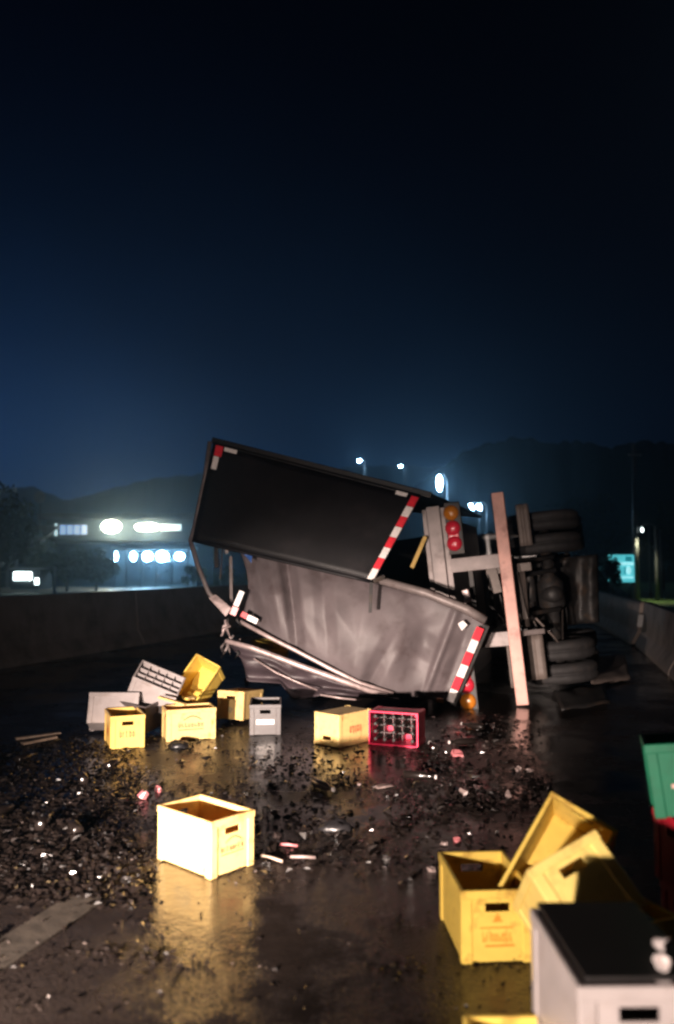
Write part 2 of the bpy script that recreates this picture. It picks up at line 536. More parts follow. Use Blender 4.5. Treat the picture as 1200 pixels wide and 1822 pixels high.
# ------------------------------------------------------------------ hills
def hill(name, sil, Y, depth, mat, rough, seed):
    """sil = list of (px, py) along the skyline at distance Y"""
    verts, faces = [], []
    nx, ny = 360, 8
    x0, x1 = sil[0][0], sil[-1][0]
    for i in range(nx + 1):
        px = x0 + (x1 - x0) * i / nx
        py = lerp_poly([(a, b) for a, b in sil], px)[0]
        top = P(px, py, Y)
        for j in range(ny + 1):
            v = j / ny
            prof = math.sin(min(1, v * 1.35) * math.pi / 2) if v < 0.75 else math.cos((v - 0.75) / 0.25 * math.pi / 2)
            y = Y + (v - 0.74) * depth
            z = top.z * prof
            x = top.x * (y / Y) if v < 0.75 else top.x
            z += rough * noise.noise(Vector((x * 0.03 + seed, y * 0.03, 0))) * prof
            z += rough * 0.4 * noise.noise(Vector((x * 0.15 + seed, y * 0.1, 3))) * prof
            z += rough * 0.28 * abs(noise.noise(Vector((x * 0.55 + seed, y * 0.3, 8)))) * prof
            verts.append((x, y, z - 0.5))
    for i in range(nx):
        for j in range(ny):
            a = i * (ny + 1) + j
            faces.append((a, a + 1, a + ny + 2, a + ny + 1))
    return kind(obj(name, mesh(name, verts, faces, True), mat), 'structure')
hill('hill', [(-260, 900), (0, 872), (60, 868), (120, 892), (160, 885), (240, 862), (370, 846), (480, 836), (600, 838), (700, 835), (800, 830), (900, 840)], 420, 200, M['hill'], 3.0, 0)
hill('wooded_hill', [(640, 905), (760, 850), (830, 812), (930, 800), (1000, 799), (1090, 806), (1120, 790), (1220, 782), (1320, 778), (1500, 780)], 120, 40, M['hill'], 3.4, 9)

# ------------------------------------------------------------------ trees
def leaf_cluster(n, rx, ry, rz, size, seed, zc=0.0):
    rnd = random.Random(seed)
    cl = []
    for k in range(max(5, n // 60)):
        while True:
            p = Vector((rnd.uniform(-1, 1), rnd.uniform(-1, 1), rnd.uniform(-1, 1)))
            if p.length < 1:
                break
        cl.append((p * 0.78, rnd.uniform(0.22, 0.42)))
    v, f = [], []
    for k in range(n):
        c, r = rnd.choice(cl)
        d = Vector((rnd.gauss(0, 1), rnd.gauss(0, 1), rnd.gauss(0, 1))).normalized() * r * rnd.uniform(0.6, 1.05)
        p = c + d
        p = Vector((p.x * rx, p.y * ry, p.z * rz + zc))
        a = Vector((rnd.gauss(0, 1), rnd.gauss(0, 1), rnd.gauss(0, 1))).normalized()
        b = a.orthogonal().normalized()
        s = size * rnd.uniform(0.6, 1.3)
        i = len(v)
        v += [p - a * s, p + b * s * 0.45, p + a * s, p - b * s * 0.45]
        f.append((i, i + 1, i + 2, i + 3))
    return v, f
def tree(pos, h, rx, n, size, mat, label, cat='tree', group=None, seed=0, name='tree'):
    e = empty(name, pos)
    tag(e, label, cat, group)
    zc = h * 0.6
    v, f = leaf_cluster(n, rx, rx, h * 0.42, size, seed, zc)
    m = bpy.data.meshes.new('crown')
    m.from_pydata([tuple(p) for p in v], [], f)
    obj('crown', m, mat, e)
    obj('trunk', tube_mesh([(0, 0, -0.05), (0.05 * h * 0.2, 0, h * 0.3), (0, 0.03 * h, h * 0.75)], [h * 0.03, h * 0.024, h * 0.01], 7), M['bark'], e)
    rnd = random.Random(seed + 5)
    for k in range(3):
        a = rnd.uniform(0, 6.28)
        z = h * rnd.uniform(0.3, 0.5)
        obj('limb', tube_mesh([(0, 0, z), (math.cos(a) * rx * 0.35, math.sin(a) * rx * 0.35, z + h * 0.15), (math.cos(a) * rx * 0.6, math.sin(a) * rx * 0.6, z + h * 0.32)], [h * 0.016, h * 0.01, h * 0.004], 5), M['bark'], e)
    return e
def ground_at(px, Y):
    p = P(px, 1010, Y)
    return Vector((p.x, Y, -0.03))
tree(ground_at(120, 56), 3.3, 1.9, 1500, 0.16, M['leaf'], 'dark rounded tree left of the lit blue shopfront', seed=1)
tree(ground_at(172, 57), 3.0, 1.7, 1400, 0.16, M['leaf'], 'dark bushy tree right against the lit blue shopfront', seed=2)
tree(ground_at(-5, 50), 6.8, 2.3, 1700, 0.2, M['leaf'], 'tall dark tree cut by the left edge of the picture', seed=3)
tree(ground_at(45, 62), 5.0, 2.4, 1500, 0.2, M['leaf'], 'dark tree above the white lit kiosk', seed=4)
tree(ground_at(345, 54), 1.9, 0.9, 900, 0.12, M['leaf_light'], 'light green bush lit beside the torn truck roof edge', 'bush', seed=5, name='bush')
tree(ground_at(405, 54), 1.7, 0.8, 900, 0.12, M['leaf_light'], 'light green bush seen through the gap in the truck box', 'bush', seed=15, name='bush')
tree(ground_at(1080, 36), 2.3, 0.75, 1100, 0.12, M['leaf'], 'dark shrub covering the left corner of the cyan sign', 'bush', seed=6, name='bush')
tree(ground_at(1178, 60), 6.5, 2.6, 1500, 0.2, M['leaf'], 'dark tree behind the posts on the right edge', seed=7)
tree(ground_at(1040, 58), 7.5, 2.8, 1600, 0.2, M['leaf'], 'tall dark tree behind the overturned truck wheels', seed=8)

# ------------------------------------------------------------------ far buildings and lamps
E_warm = emitter('warm_white_lamp', (1.0, 0.97, 0.72), 70)
E_cool = emitter('blue_white_lamp', (0.34, 0.68, 1.0), 110)
E_street = emitter('blue_white_street_lamp', (0.38, 0.68, 1.0), 170)
E_win = emitter('dim_blue_window', (0.25, 0.45, 0.8), 0.8)
E_pale = emitter('pale_glow', (0.6, 0.85, 0.9), 1.4)
E_kiosk = emitter('kiosk_light', (0.85, 1.0, 1.0), 9)
E_sign = emitter('cyan_sign_retro_glow', (0.12, 0.72, 0.80), 0.75)  # sign faces glow in place of retroreflected headlight, no lamp inside
E_sign_w = emitter('sign_arrow_retro_glow', (0.45, 0.95, 1.0), 0.95)
E_sign_d = emitter('sign_letters_retro_glow', (0.02, 0.33, 0.40), 0.6)

def wpt(px, py, Y):
    return P(px, py, Y)
def far_box(name, px0, px1, py0, py1, Y, d, mat, parent):
    a, b = P(px0, py0, Y), P(px1, py1, Y)
    return obj(name, box_mesh(a.x, b.x, Y, Y + d, b.z, a.z), mat, parent)
def blob_lamp(name, px, py, Y, rx, rz, mat, parent):
    """rounded lamp lens facing the road"""
    c = P(px, py, Y)
    k = Y / FPX
    m = lathe_mesh([(0.02, 0.0), (0.6, 0.03), (0.9, 0.10), (1.0, 0.2), (1.0, 0.3)], 14)
    for v in m.vertices:
        x, y, z = v.co
        v.co = (x * rx * k + c.x, c.y - 0.05 + z * 0.5 * rx * k, y * rz * k + c.z)
    return obj(name, m, mat, parent)

bY = 70.0
bld = empty('shop_building', ground_at(230, bY))
bld.location = (0, 0, 0)
tag(bld, 'two storey building with bright signs above and blue lit shopfront below', 'building')
far_box('wall', 82, 350, 924, 1046, bY, 9, M['wall_far'], bld)
rf = far_box('roof', 66, 356, 913, 922, bY - 1.2, 11, M['roof_far'], bld)
far_box('gutter', 66, 356, 922.4, 924.6, bY - 1.3, 0.12, M['pole'], rf)
far_box('balcony_slab', 90, 352, 962, 967, bY - 1.5, 1.45, M['roof_far'], bld)
for k in range(4):
    px0 = 106 + k * 12.5
    w = far_box('window', px0, px0 + 11.2, 934, 951, bY - 0.08, 0.06, E_win, bld)
    far_box('window_frame', px0 - 0.4, px0 + 0.6, 933, 952, bY - 0.14, 0.05, M['pole'], w)
far_box('door_frame', 98, 101.5, 932, 953, bY - 0.12, 0.08, E_pale, bld)
blob_lamp('sign_light', 198, 937, bY - 1.35, 17, 11, E_warm, bld)
blob_lamp('sign_light', 262, 938, bY - 1.35, 22, 6.5, E_warm, bld)
far_box('sign_strip', 286, 322, 933, 944, bY - 0.3, 0.2, E_pale, bld)
for px, rx, rz in ((206, 4, 8), (238, 5, 8), (263, 9, 8), (289, 11, 9), (320, 8, 6.5)):
    blob_lamp('canopy_lamp', px, 990, bY - 1.7, rx, rz, E_cool, bld)
far_box('canopy', 198, 345, 972, 978, bY - 2.2, 2.1, M['roof_far'], bld)
for px in (201, 222, 250, 276, 304, 332):
    far_box('pillar', px, px + 2.5, 978.3, 1046, bY - 2.1, 0.16, M['wall_far'], bld)
for k in range(5):
    far_box('shop_window', 226 + k * 22, 245 + k * 22, 996, 1036, bY - 0.1, 0.08, M['glass_dark'], bld)

sm = empty('low_house', (0, 0, 0))
tag(sm, 'dim low house with sloping roof at the far left', 'house')
far_box('wall', -60, 66, 968, 1046, 66, 8, M['wall_far'], sm)
a = P(-70, 966, 65.4); b = P(72, 966, 65.4); c = P(1, 935, 69)
obj('roof', slab_mesh([a, b, Vector((b.x, 70, c.z)), Vector((a.x, 70, c.z))], 0.15), M['roof_far'], sm)
far_box('window', 12, 30, 985, 1004, 65.9, 0.06, M['glass_dark'], sm)

kio = empty('kiosk', (0, 0, 0))
tag(kio, 'small kiosk with bright white lit panel behind the left barrier', 'kiosk')
far_box('body', 20, 70, 1014, 1049, 54, 2.2, M['wall_far'], kio)
far_box('roof', 16, 78, 1010, 1013.5, 53.5, 3.0, M['roof_far'], kio)
far_box('lit_panel', 25, 56, 1018, 1032, 53.9, 0.06, E_kiosk, kio)
far_box('counter', 22, 70, 1035, 1038, 53.6, 0.35, M['roof_far'], kio)
bl = empty('bollard_lamp', (0, 0, 0))
tag(bl, 'short lit bollard lamp beside the white lit kiosk', 'lamp')
far_box('post', 63.2, 66.2, 1040, 1051, 52.2, 0.1, M['pole'], bl)
far_box('lens', 62.2, 67.2, 1029, 1039.6, 52.15, 0.2, E_kiosk, bl)
ps = empty('gate_post', (0, 0, 0))
tag(ps, 'thin pale post standing on the lit forecourt', 'post')
far_box('shaft', 95, 98.5, 1008, 1053, 51, 0.12, M['white_paint'], ps)
far_box('base', 92.5, 101, 1053.2, 1056, 50.9, 0.35, M['white_paint'], ps)
sgl = empty('roadside_board', (0, 0, 0))
tag(sgl, 'small pale board on two legs at the far left', 'sign')
far_box('board', 4, 34, 945, 956, 60, 0.12, material('pale_board', (0.55, 0.6, 0.62), 0.6), sgl)
far_box('glow_edge', 5, 33, 954, 955.6, 59.9, 0.08, E_pale, sgl)  # emissive strip in place of light falling on the board, not a lamp
far_box('leg', 12, 14, 956.3, 1046, 60.02, 0.08, M['pole'], sgl)
far_box('leg', 28, 30, 956.3, 1046, 60.02, 0.08, M['pole'], sgl)
dish = empty('satellite_dish', (0, 0, 0))
tag(dish, 'pale round satellite dish on a mast above the left roofs', 'dish')
c = P(71, 885, 68)
m = lathe_mesh([(0.02, 0.16), (0.25, 0.13), (0.42, 0.05), (0.5, 0.0), (0.5, -0.02), (0.42, 0.02), (0.24, 0.10), (0.02, 0.13)], 18)
for v in m.vertices:
    x, y, z = v.co
    v.co = (c.x + x, c.y + z, c.z + y)
obj('reflector', m, M['white_paint'], dish)
obj('mast', tube_mesh([c + Vector((0, 0.2, -0.1)), (c.x, c.y + 0.2, 5.0), (c.x, c.y + 0.2, 4.0)], 0.05, 6), M['pole'], dish)
for i, (px, py, r) in enumerate(((224, 1047, 0.13), (234, 1051, 0.17))):
    c = P(px, py, 52)
    m = lathe_mesh([(0.02, -0.7), (0.8, -0.6), (1, -0.1), (0.75, 0.45), (0.3, 0.7), (0.12, 0.95), (0.25, 1.1)], 12)
    for v in m.vertices:
        n_ = 1 + 0.2 * noise.noise(v.co * 2.3 + Vector((i * 5, 0, 0)))
        v.co = v.co * n_ * r
    o = obj('rubbish_bag', m, M['white_paint'])
    o.location = (c.x, 52, r * 0.6)
    tag(o, ('smaller' if i == 0 else 'larger') + ' white bag on the forecourt before the blue lit shopfront', 'bag', 'white bags on the forecourt')

def street_lamp(px, py, Y, rx, rz, mat, label, lean=0.0):
    e = empty('street_lamp', (0, 0, 0))
    tag(e, label, 'street lamp')
    c = P(px, py, Y)
    k = Y / FPX
    obj('post', tube_mesh([(c.x + 0.9, Y + 0.6, -0.03), (c.x + 0.9, Y + 0.6, c.z * 0.6), (c.x + 0.85, Y + 0.55, c.z + 0.25)], [0.11, 0.09, 0.06], 8), M['pole'], e)
    obj('arm', tube_mesh([(c.x + 0.85, Y + 0.55, c.z + 0.25), (c.x + 0.4, Y + 0.3, c.z + rz * k + 0.25), (c.x, Y + 0.1, c.z + rz * k + 0.1)], 0.045, 6), M['pole'], e)
    m = lathe_mesh([(0.05, -1.0), (0.6, -0.8), (0.95, -0.3), (1, 0.1), (0.8, 0.7), (0.3, 1.0)], 14)
    for v in m.vertices:
        v.co = (c.x + v.co.x * rx * k + lean * v.co.z * rz * k, c.y + v.co.y * rx * k, c.z + v.co.z * rz * k)
    obj('lamp_head', m, mat, e)
    return e
street_lamp(782, 860, 80, 4.5, 14, E_street, 'brightest street lamp, standing above the upper truck door')
street_lamp(840, 902, 84, 3, 5, E_street, 'left of the two close lamps beside the bumper top', -0.5)
street_lamp(853, 902, 85, 3.5, 5.5, E_street, 'right of the two close lamps beside the bumper top', -0.3)
street_lamp(640, 820, 140, 3.5, 2.2, E_street, 'small high lamp above the long black truck door')
street_lamp(713, 830, 150, 2.6, 1.6, E_street, 'tiny faint high lamp left of the brightest street lamp')
street_lamp(1143, 943, 40, 1.8, 4, E_kiosk, 'small dim lamp right of the tall pole')
lp = bpy.data.lights.new('street_lamp_light', 'SPOT')
lp.spot_size = R(125)
lp.spot_blend = 0.7
lp.energy = 420
lp.color = (1.0, 0.95, 0.6)
lp.shadow_soft_size = 0.2
lpo = bpy.data.objects.new('street_lamp_light', lp)
C.objects.link(lpo)
lpo.location = P(1143, 943, 39.6) + Vector((0, 0, -0.3))

pl = empty('utility_pole', (0, 0, 0))
tag(pl, 'tall thin grey pole rising behind the cyan sign', 'pole')
a = P(1127, 792, 40)
obj('shaft', tube_mesh([(a.x, 40, -0.03), (a.x, 40, 3.2), (a.x + 0.03, 40, a.z)], [0.15, 0.13, 0.09], 10), M['pole'], pl)
obj('cross_arm', box_mesh(a.x - 0.3, a.x + 0.35, 39.85, 39.95, a.z - 0.55, a.z - 0.45), M['pole'], pl)
obj('cap', lathe_mesh([(0.1, 0), (0.1, 0.05), (0.03, 0.1)], 10), M['pole'], pl).location = (a.x + 0.03, 40, a.z)
for i, (px, py) in enumerate(((1155, 938), (1175, 945))):
    e = empty('fence_post', (0, 0, 0))
    tag(e, ('left' if i == 0 else 'right') + ' of two slim posts behind the grass on the right', 'post', 'slim posts on the right verge')
    c = P(px, py, 44)
    obj('shaft', tube_mesh([(c.x, 44, -0.03), (c.x, 44, c.z)], 0.055, 8), M['pole'], e)
    obj('cap', lathe_mesh([(0.07, 0), (0.07, 0.05), (0.02, 0.09)], 8), M['pole'], e).location = (c.x, 44, c.z)
# road sign, its emission standing in for headlights thrown back
sg = empty('road_sign', (0, 0, 0))
tag(sg, 'cyan road sign with reflected light put in as glow, low behind the right barrier', 'sign')
a, b = P(1082, 987, 37), P(1130, 1036, 37)
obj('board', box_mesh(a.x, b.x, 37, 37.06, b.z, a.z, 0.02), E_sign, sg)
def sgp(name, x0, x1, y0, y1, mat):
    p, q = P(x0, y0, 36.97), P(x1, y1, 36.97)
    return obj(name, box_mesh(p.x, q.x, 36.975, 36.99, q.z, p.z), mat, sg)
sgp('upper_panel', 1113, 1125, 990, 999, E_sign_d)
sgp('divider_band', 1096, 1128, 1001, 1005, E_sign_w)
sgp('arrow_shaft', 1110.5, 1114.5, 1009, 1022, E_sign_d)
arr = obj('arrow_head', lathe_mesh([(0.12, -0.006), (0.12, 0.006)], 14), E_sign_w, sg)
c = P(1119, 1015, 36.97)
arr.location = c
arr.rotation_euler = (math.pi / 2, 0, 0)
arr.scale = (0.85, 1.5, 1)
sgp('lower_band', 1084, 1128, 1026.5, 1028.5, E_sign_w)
for px in (1092, 1122):
    q = P(px, 1036, 37)
    obj('leg', tube_mesh([(q.x, 37.12, -0.03), (q.x, 37.12, q.z + 0.5)], 0.05, 8), M['pole'], sg)

# ------------------------------------------------------------------ crates
CL, CW, CH = 0.46, 0.30, 0.29
_mc = {}
def cached(key, fn):
    if key not in _mc:
        _mc[key] = fn()
    return _mc[key].copy() if False else _mc[key]
def wall_panel(w, h, t, hole=None):
    """panel in XZ, centred in x, thickness t in y (outer face at y=0, going +y); hole=(x0,x1,z0,z1)"""
    if not hole:
        return box_mesh(-w / 2, w / 2, 0, t, 0, h)
    xs = [-w / 2, hole[0], hole[1], w / 2]
    zs = [0, hole[2], hole[3], h]
    v, f = [], []
    for y in (0, t):
        for z in zs:
            for x in xs:
                v.append((x, y, z))
    I = lambda k, j, i: k * 16 + j * 4 + i
    for j in range(3):
        for i in range(3):
            if (i, j) == (1, 1):
                continue
            for k in (0, 1):
                f.append((I(k, j, i), I(k, j, i + 1), I(k, j + 1, i + 1), I(k, j + 1, i)))
    for i in range(3):
        for j in (0, 3):
            f.append((I(0, j, i), I(0, j, i + 1), I(1, j, i + 1), I(1, j, i)))
            f.append((I(0, i, j), I(0, i + 1, j), I(1, i + 1, j), I(1, i, j)))
    f += [(I(0, 1, 1), I(0, 1, 2), I(1, 1, 2), I(1, 1, 1)), (I(0, 2, 1), I(0, 2, 2), I(1, 2, 2), I(1, 2, 1)),
          (I(0, 1, 1), I(0, 2, 1), I(1, 2, 1), I(1, 1, 1)), (I(0, 1, 2), I(0, 2, 2), I(1, 2, 2), I(1, 1, 2))]
    return mesh('wall', v, f)
def post_mesh(sx, sy):
    a = 0.046
    t = 0.013
    x, y = sx * CL / 2, sy * CW / 2
    poly = [(x, y), (x - sx * a, y), (x - sx * a, y - sy * t), (x - sx * t, y - sy * t), (x - sx * t, y - sy * a), (x, y - sy * a)]
    m = prism_mesh(poly, Vector((0, 0, 0)), Vector((1, 0, 0)), Vector((0, 1, 0)), Vector((0, 0, 1)), CH - 0.031)
    return bevelled(m, 0.004, 1)
def rim_mesh():
    o, i = 0.003, 0.014
    v, f = [], []
    for z in (CH - 0.036, CH):
        for (x, y) in ((CL / 2 + o, CW / 2 + o), (CL / 2 - i, CW / 2 - i)):
            v += [(-x, -y, z), (x, -y, z), (x, y, z), (-x, y, z)]
    for k in range(4):
        k2 = (k + 1) % 4
        f += [(k, k2, 4 + k2, 4 + k), (8 + k, 8 + k2, 12 + k2, 12 + k), (k, k2, 8 + k2, 8 + k), (4 + k, 4 + k2, 12 + k2, 12 + k)]
    return bevelled(mesh('rim', v, f), 0.003, 1)
def strokes(kind_, seed=0):
    """flat blurred lettering, as quads in XZ, centred, width about 1"""
    rnd = random.Random(seed)
    q = []
    def r(x0, x1, z0, z1):
        q.append((x0, x1, z0, z1))
    if kind_ in ('word', 'lined', 'arc'):
        n = {'word': 5, 'lined': 8, 'arc': 8}[kind_]
        hh = {'word': 0.34, 'lined': 0.26, 'arc': 0.15}[kind_]
        for k in range(n):
            x = -0.5 + k / n
            w = 0.72 / n
            tall = hh * (1.25 if k in (0, 2, n - 2) else 1.0)
            r(x, x + w * 0.36, 0, tall)
            if rnd.random() < 0.75:
                r(x + w * 0.64, x + w, 0, hh * rnd.choice((1, 1, 0.6)))
            if rnd.random() < 0.7:
                r(x + w * 0.36, x + w * 0.64, hh * 0.76, hh)
            if rnd.random() < 0.6:
                r(x + w * 0.36, x + w * 0.64, 0, hh * 0.2)
    if kind_ == 'lined':
        r(-0.58, 0.52, 0.42, 0.47)
        r(-0.42, 0.56, -0.16, -0.09)
        r(-0.16, 0.16, 0.62, 0.68); r(-0.10, 0.10, 0.68, 0.80); r(-0.03, 0.03, 0.80, 0.90)
    if kind_ == 'arc':
        for k in range(12):
            x = -0.3 + 0.7 * k / 12
            z = 0.27 + 0.13 * math.sin(math.pi * k / 11)
            r(x, x + 0.06, z, z + 0.05)
        r(-0.5, 0.48, -0.10, -0.06)
    if kind_ == 'badge':
        for j in range(5):
            for i in range(5):
                if abs(i - 2) + abs(j - 2) < 4 and (i + 2 * j) % 5 != 1:
                    r(-0.5 + i * 0.2, -0.32 + i * 0.2, -0.5 + j * 0.2, -0.32 + j * 0.2)
    if kind_ == 'lens':
        for k in range(10):
            x = -0.5 + k / 10
            h0 = 0.17 * math.sin(math.pi * (k + 0.5) / 10)
            r(x, x + 0.1, 0.25 * x - h0, 0.25 * x + h0)
    if kind_ == 'word2':
        for k in range(7):
            x = -0.5 + k / 7
            r(x, x + 0.05, 0.25 * x - 0.02, 0.25 * x + 0.2)
            if k % 2:
                r(x + 0.05, x + 0.11, 0.25 * x + 0.14, 0.25 * x + 0.2)
    if kind_ == 'label':
        r(-0.5, 0.5, -0.13, 0.13)
    v, f = [], []
    for (x0, x1, z0, z1) in q:
        i = len(v)
        v += [(x0, 0, z0), (x1, 0, z0), (x1, 0, z1), (x0, 0, z1)]
        f.append((i, i + 1, i + 2, i + 3))
    m = bpy.data.meshes.new('print')
    m.from_pydata(v, [], f)
    return m
def crate(label, mat, prints=(), dividers=None, name='bottle_crate', group=None, div_mat=None):
    """open-topped bottle crate: origin in the middle of its underside, long side along x"""
    e = empty(name)
    tag(e, label, 'crate', group)
    k = mat.name
    pw, pl_ = CW - 0.07, CL - 0.07
    zf = 0.008
    for s in (-1, 1):
        o = obj('side_wall', cached((k, 'sw'), lambda: wall_panel(pl_, CH - 0.036 - zf, 0.006)), mat, e)
        o.location = (0, s * (CW / 2 - 0.006), zf)
        o.rotation_euler = (0, 0, 0 if s < 0 else math.pi)
        o = obj('end_wall', cached((k, 'ew'), lambda: wall_panel(pw, CH - 0.036 - zf, 0.006, (-0.05, 0.05, CH - 0.095, CH - 0.060))), mat, e)
        o.location = (s * (CL / 2 - 0.006), 0, zf)
        o.rotation_euler = (0, 0, math.pi / 2 if s > 0 else -math.pi / 2)
    for sx in (-1, 1):
        for sy in (-1, 1):
            obj('corner_post', cached((k, 'cp', sx, sy), lambda: post_mesh(sx, sy)), mat, e)
    obj('base', cached((k, 'base'), lambda: box_mesh(-CL / 2 + 0.0135, CL / 2 - 0.0135, -CW / 2 + 0.0135, CW / 2 - 0.0135, 0.004, 0.014)), mat, e)
    obj('rim', cached((k, 'rim'), rim_mesh), mat, e)
    if dividers:
        nx, ny, z0, z1 = dividers
        for i in range(1, nx):
            x = -CL / 2 + 0.015 + (CL - 0.03) * i / nx
            obj('divider', cached((k, 'dx', z0, z1), lambda: box_mesh(-0.0025, 0.0025, -CW / 2 + 0.0145, CW / 2 - 0.0145, z0, z1)), div_mat or mat, e).location = (x, 0, 0)
        for j in range(1, ny):
            y = -CW / 2 + 0.015 + (CW - 0.03) * j / ny
            obj('divider', cached((k, 'dy', z0, z1), lambda: box_mesh(-CL / 2 + 0.0145, CL / 2 - 0.0145, -0.0025, 0.0025, z0 + 0.001, z1 - 0.001)), div_mat or mat, e).location = (0, y, 0)
    # prints: (face, kind, width, height position, material, upside down)
    for (face, kd, w, z, pm) in prints:
        o = obj('print', strokes(kd, len(label)), M[pm], e)
        off = 0.0075
        loc, rot = {'-y': ((0, -CW / 2 + 0.006 - 0.0015, z), 0), '+y': ((0, CW / 2 - 0.006 + 0.0015, z), math.pi),
                    '-x': ((-CL / 2 + 0.006 - 0.0015, 0, z), -math.pi / 2), '+x': ((CL / 2 - 0.006 + 0.0015, 0, z), math.pi / 2)}[face]
        o.location = Vector(loc) + Vector((0, -0.001 if kd == 'word2' else 0, 0))
        o.rotation_euler = (0, 0, rot)
        o.scale = (w, 1, w)
    return e
def stand(e, x, y, yaw, z=0.001, flip=False):
    """corner-free placement: centre of the crate on the ground"""
    e.location = (x, y, z + (CH if flip else 0))
    e.rotation_euler = (math.pi if flip else 0, 0, yaw)
    return e
def stand_corner(e, corner, long_dir, short_dir, z=0.001, flip=False):
    """nearest ground corner, compass angles (deg) of its long and short side"""
    a = Vector((math.cos(R(long_dir)), math.sin(R(long_dir)), 0))
    b = Vector((math.cos(R(short_dir)), math.sin(R(short_dir)), 0))
    c = Vector(corner) + a * (CL / 2) + b * (CW / 2)
    yaw = R(long_dir)
    return stand(e, c.x, c.y, yaw, z, flip)
def pose(e, rim_c, ex, n):
    n = Vector(n).normalized()
    ex = Vector(ex)
    ex = (ex - n * ex.dot(n)).normalized()
    ey = n.cross(ex)
    o = Vector(rim_c) - n * CH
    e.matrix_world = Matrix(((ex.x, ey.x, n.x, o.x), (ex.y, ey.y, n.y, o.y), (ex.z, ey.z, n.z, o.z), (0, 0, 0, 1)))
    return e

# bright open crate in front (corner towards us)
e = crate('brightly lit cream crate standing alone and empty in the foreground', M['cream'],
          [('-y', 'word', 0.13, 0.11, 'print_grey'), ('+y', 'word', 0.13, 0.11, 'print_grey'), ('-x', 'arc', 0.16, 0.115, 'print_red'), ('+x', 'arc', 0.16, 0.115, 'print_red')])
stand_corner(e, G(375, 1567), 138, 48)
# upright yellow crate on the right
e = crate('upright empty yellow crate at front right with orange print', M['yellow'],
          [('-x', 'lined', 0.125, 0.085, 'print_orange'), ('+x', 'lined', 0.125, 0.085, 'print_orange')])
stand_corner(e, G(822, 1718), 94, 4)
# two tipped yellow crates beside it
ap = P(982, 1409, 3.62); lf = P(899, 1538, 3.40)
long_v = (lf - ap)
nrm_v = Vector((-0.22, -0.80, 0.52)).normalized()
long_u = (long_v - nrm_v * long_v.dot(nrm_v)).normalized()
sh_u = nrm_v.cross(long_u)
if sh_u.x < 0:
    sh_u = -sh_u
rc = ap + long_u * CL / 2 + sh_u * CW / 2
e = crate('tipped yellow crate behind, its open mouth towards us', M['yellow'], [('-x', 'lined', 0.13, 0.1, 'print_orange')])
pose(e, rc, long_u, nrm_v)
# the one in front of it, end wall with handle towards us
nw = P(927, 1554, 2.98); ne = P(1068, 1470, 3.06)
sdir = (ne - nw).normalized()
face_n = Vector((-0.05, -0.80, 0.58))
face_n = (face_n - sdir * face_n.dot(sdir)).normalized()
upv = face_n.cross(sdir)
if upv.z < 0:
    upv = -upv
up_c = (nw + ne) / 2 - face_n * (CL / 2)
e = crate('tilted pale yellow crate with its handle end leaning over the grey crate', M['pale_yellow'], [])
pose(e, up_c, -face_n, upv)
# grey crate at the bottom right
cd = G(1030, 1755, 2 * CH + 0.003)
e = crate('lower pale grey crate of the stack at the bottom right corner', M['pale_plastic'], [])
stand_corner(e, (cd.x + 0.012, cd.y + 0.01, 0), 92, 2)
e = crate('upper pale grey crate cut by the bottom right corner, bottle tops inside', M['pale_plastic'], [])
stand_corner(e, (cd.x, cd.y, 0), 91, 1, z=CH + 0.002)
e = crate('yellow crate hidden beneath the two tipped yellow crates', M['yellow'], [])
stand(e, 1.02, 3.22, R(20))
# sliver of a yellow crate at the bottom edge
c = G(822, 1806, CH)
e = crate('yellow crate at the bottom edge with only one corner showing', M['yellow'], [])
stand(e, c.x + CW / 2 + 0.01, c.y - CL / 2, R(91))
# stack on the right edge
for i in range(2):
    e = crate(('lower' if i == 0 else 'upper') + ' dark red crate under the green crate at the right edge', M['red_plastic'], [], group='red crates under the green one')
    stand(e, 1.61 - 0.015 * i, 3.42 + 0.02 * i, R(4 + 3 * i), 0.001 + i * (CH + 0.001))
e = crate('green crate on the red stack at the right edge', M['green'], [('-y', 'lens', 0.30, 0.16, 'print_pink'), ('-y', 'word2', 0.20, 0.145, 'print_red')])
e.location = (1.54, 3.42, 2 * CH + 0.034)
e.rotation_euler = (R(-3), R(-7), R(-17))

# group in front of the truck
e = crate('yellow crate farthest left in the back group, red badge on its side', M['yellow'] if False else material('warm_yellow_plastic', (0.84, 0.54, 0.14), 0.42, var=0.12, dirt=(0.35, 0.2, 0.06), dirt_amt=0.5, dirt_scale=6),
          [('-x', 'word', 0.14, 0.10, 'print_red'), ('-y', 'badge', 0.10, 0.13, 'print_red'), ('+x', 'word', 0.14, 0.10, 'print_red'), ('+y', 'badge', 0.10, 0.13, 'print_red')])
stand_corner(e, G(196, 1335), 112, 22)
e = crate('cream crate in the back group with red arched print and scraps on top', M['cream'],
          [('-y', 'arc', 0.24, 0.12, 'print_red'), ('+y', 'arc', 0.24, 0.12, 'print_red')])
stand_corner(e, G(296, 1321), 20, 110)
e = crate('cream crate in the back group beside the small dark grey one', M['cream'], [('-x', 'badge', 0.06, 0.10, 'print_grey')])
stand(e, -1.02, 8.66, R(70), 0.012)
e.rotation_euler = (R(0), R(5), R(70))
e.location.z = 0.03
e = crate('dark grey crate with white label and black handle slot', M['grey_plastic'], [('-x', 'label', 0.17, 0.125, 'print_white')])
stand_corner(e, G(444, 1309), 94, 4)
e = crate('cream crate standing upside down left of the crimson crate', M['cream'],
          [('-x', 'word', 0.12, 0.14, 'print_grey'), ('-y', 'word', 0.17, 0.12, 'print_red'), ('+y', 'word', 0.17, 0.12, 'print_red'), ('+x', 'word', 0.12, 0.14, 'print_grey')])
stand_corner(e, G(603, 1332), 48, 138, flip=True)
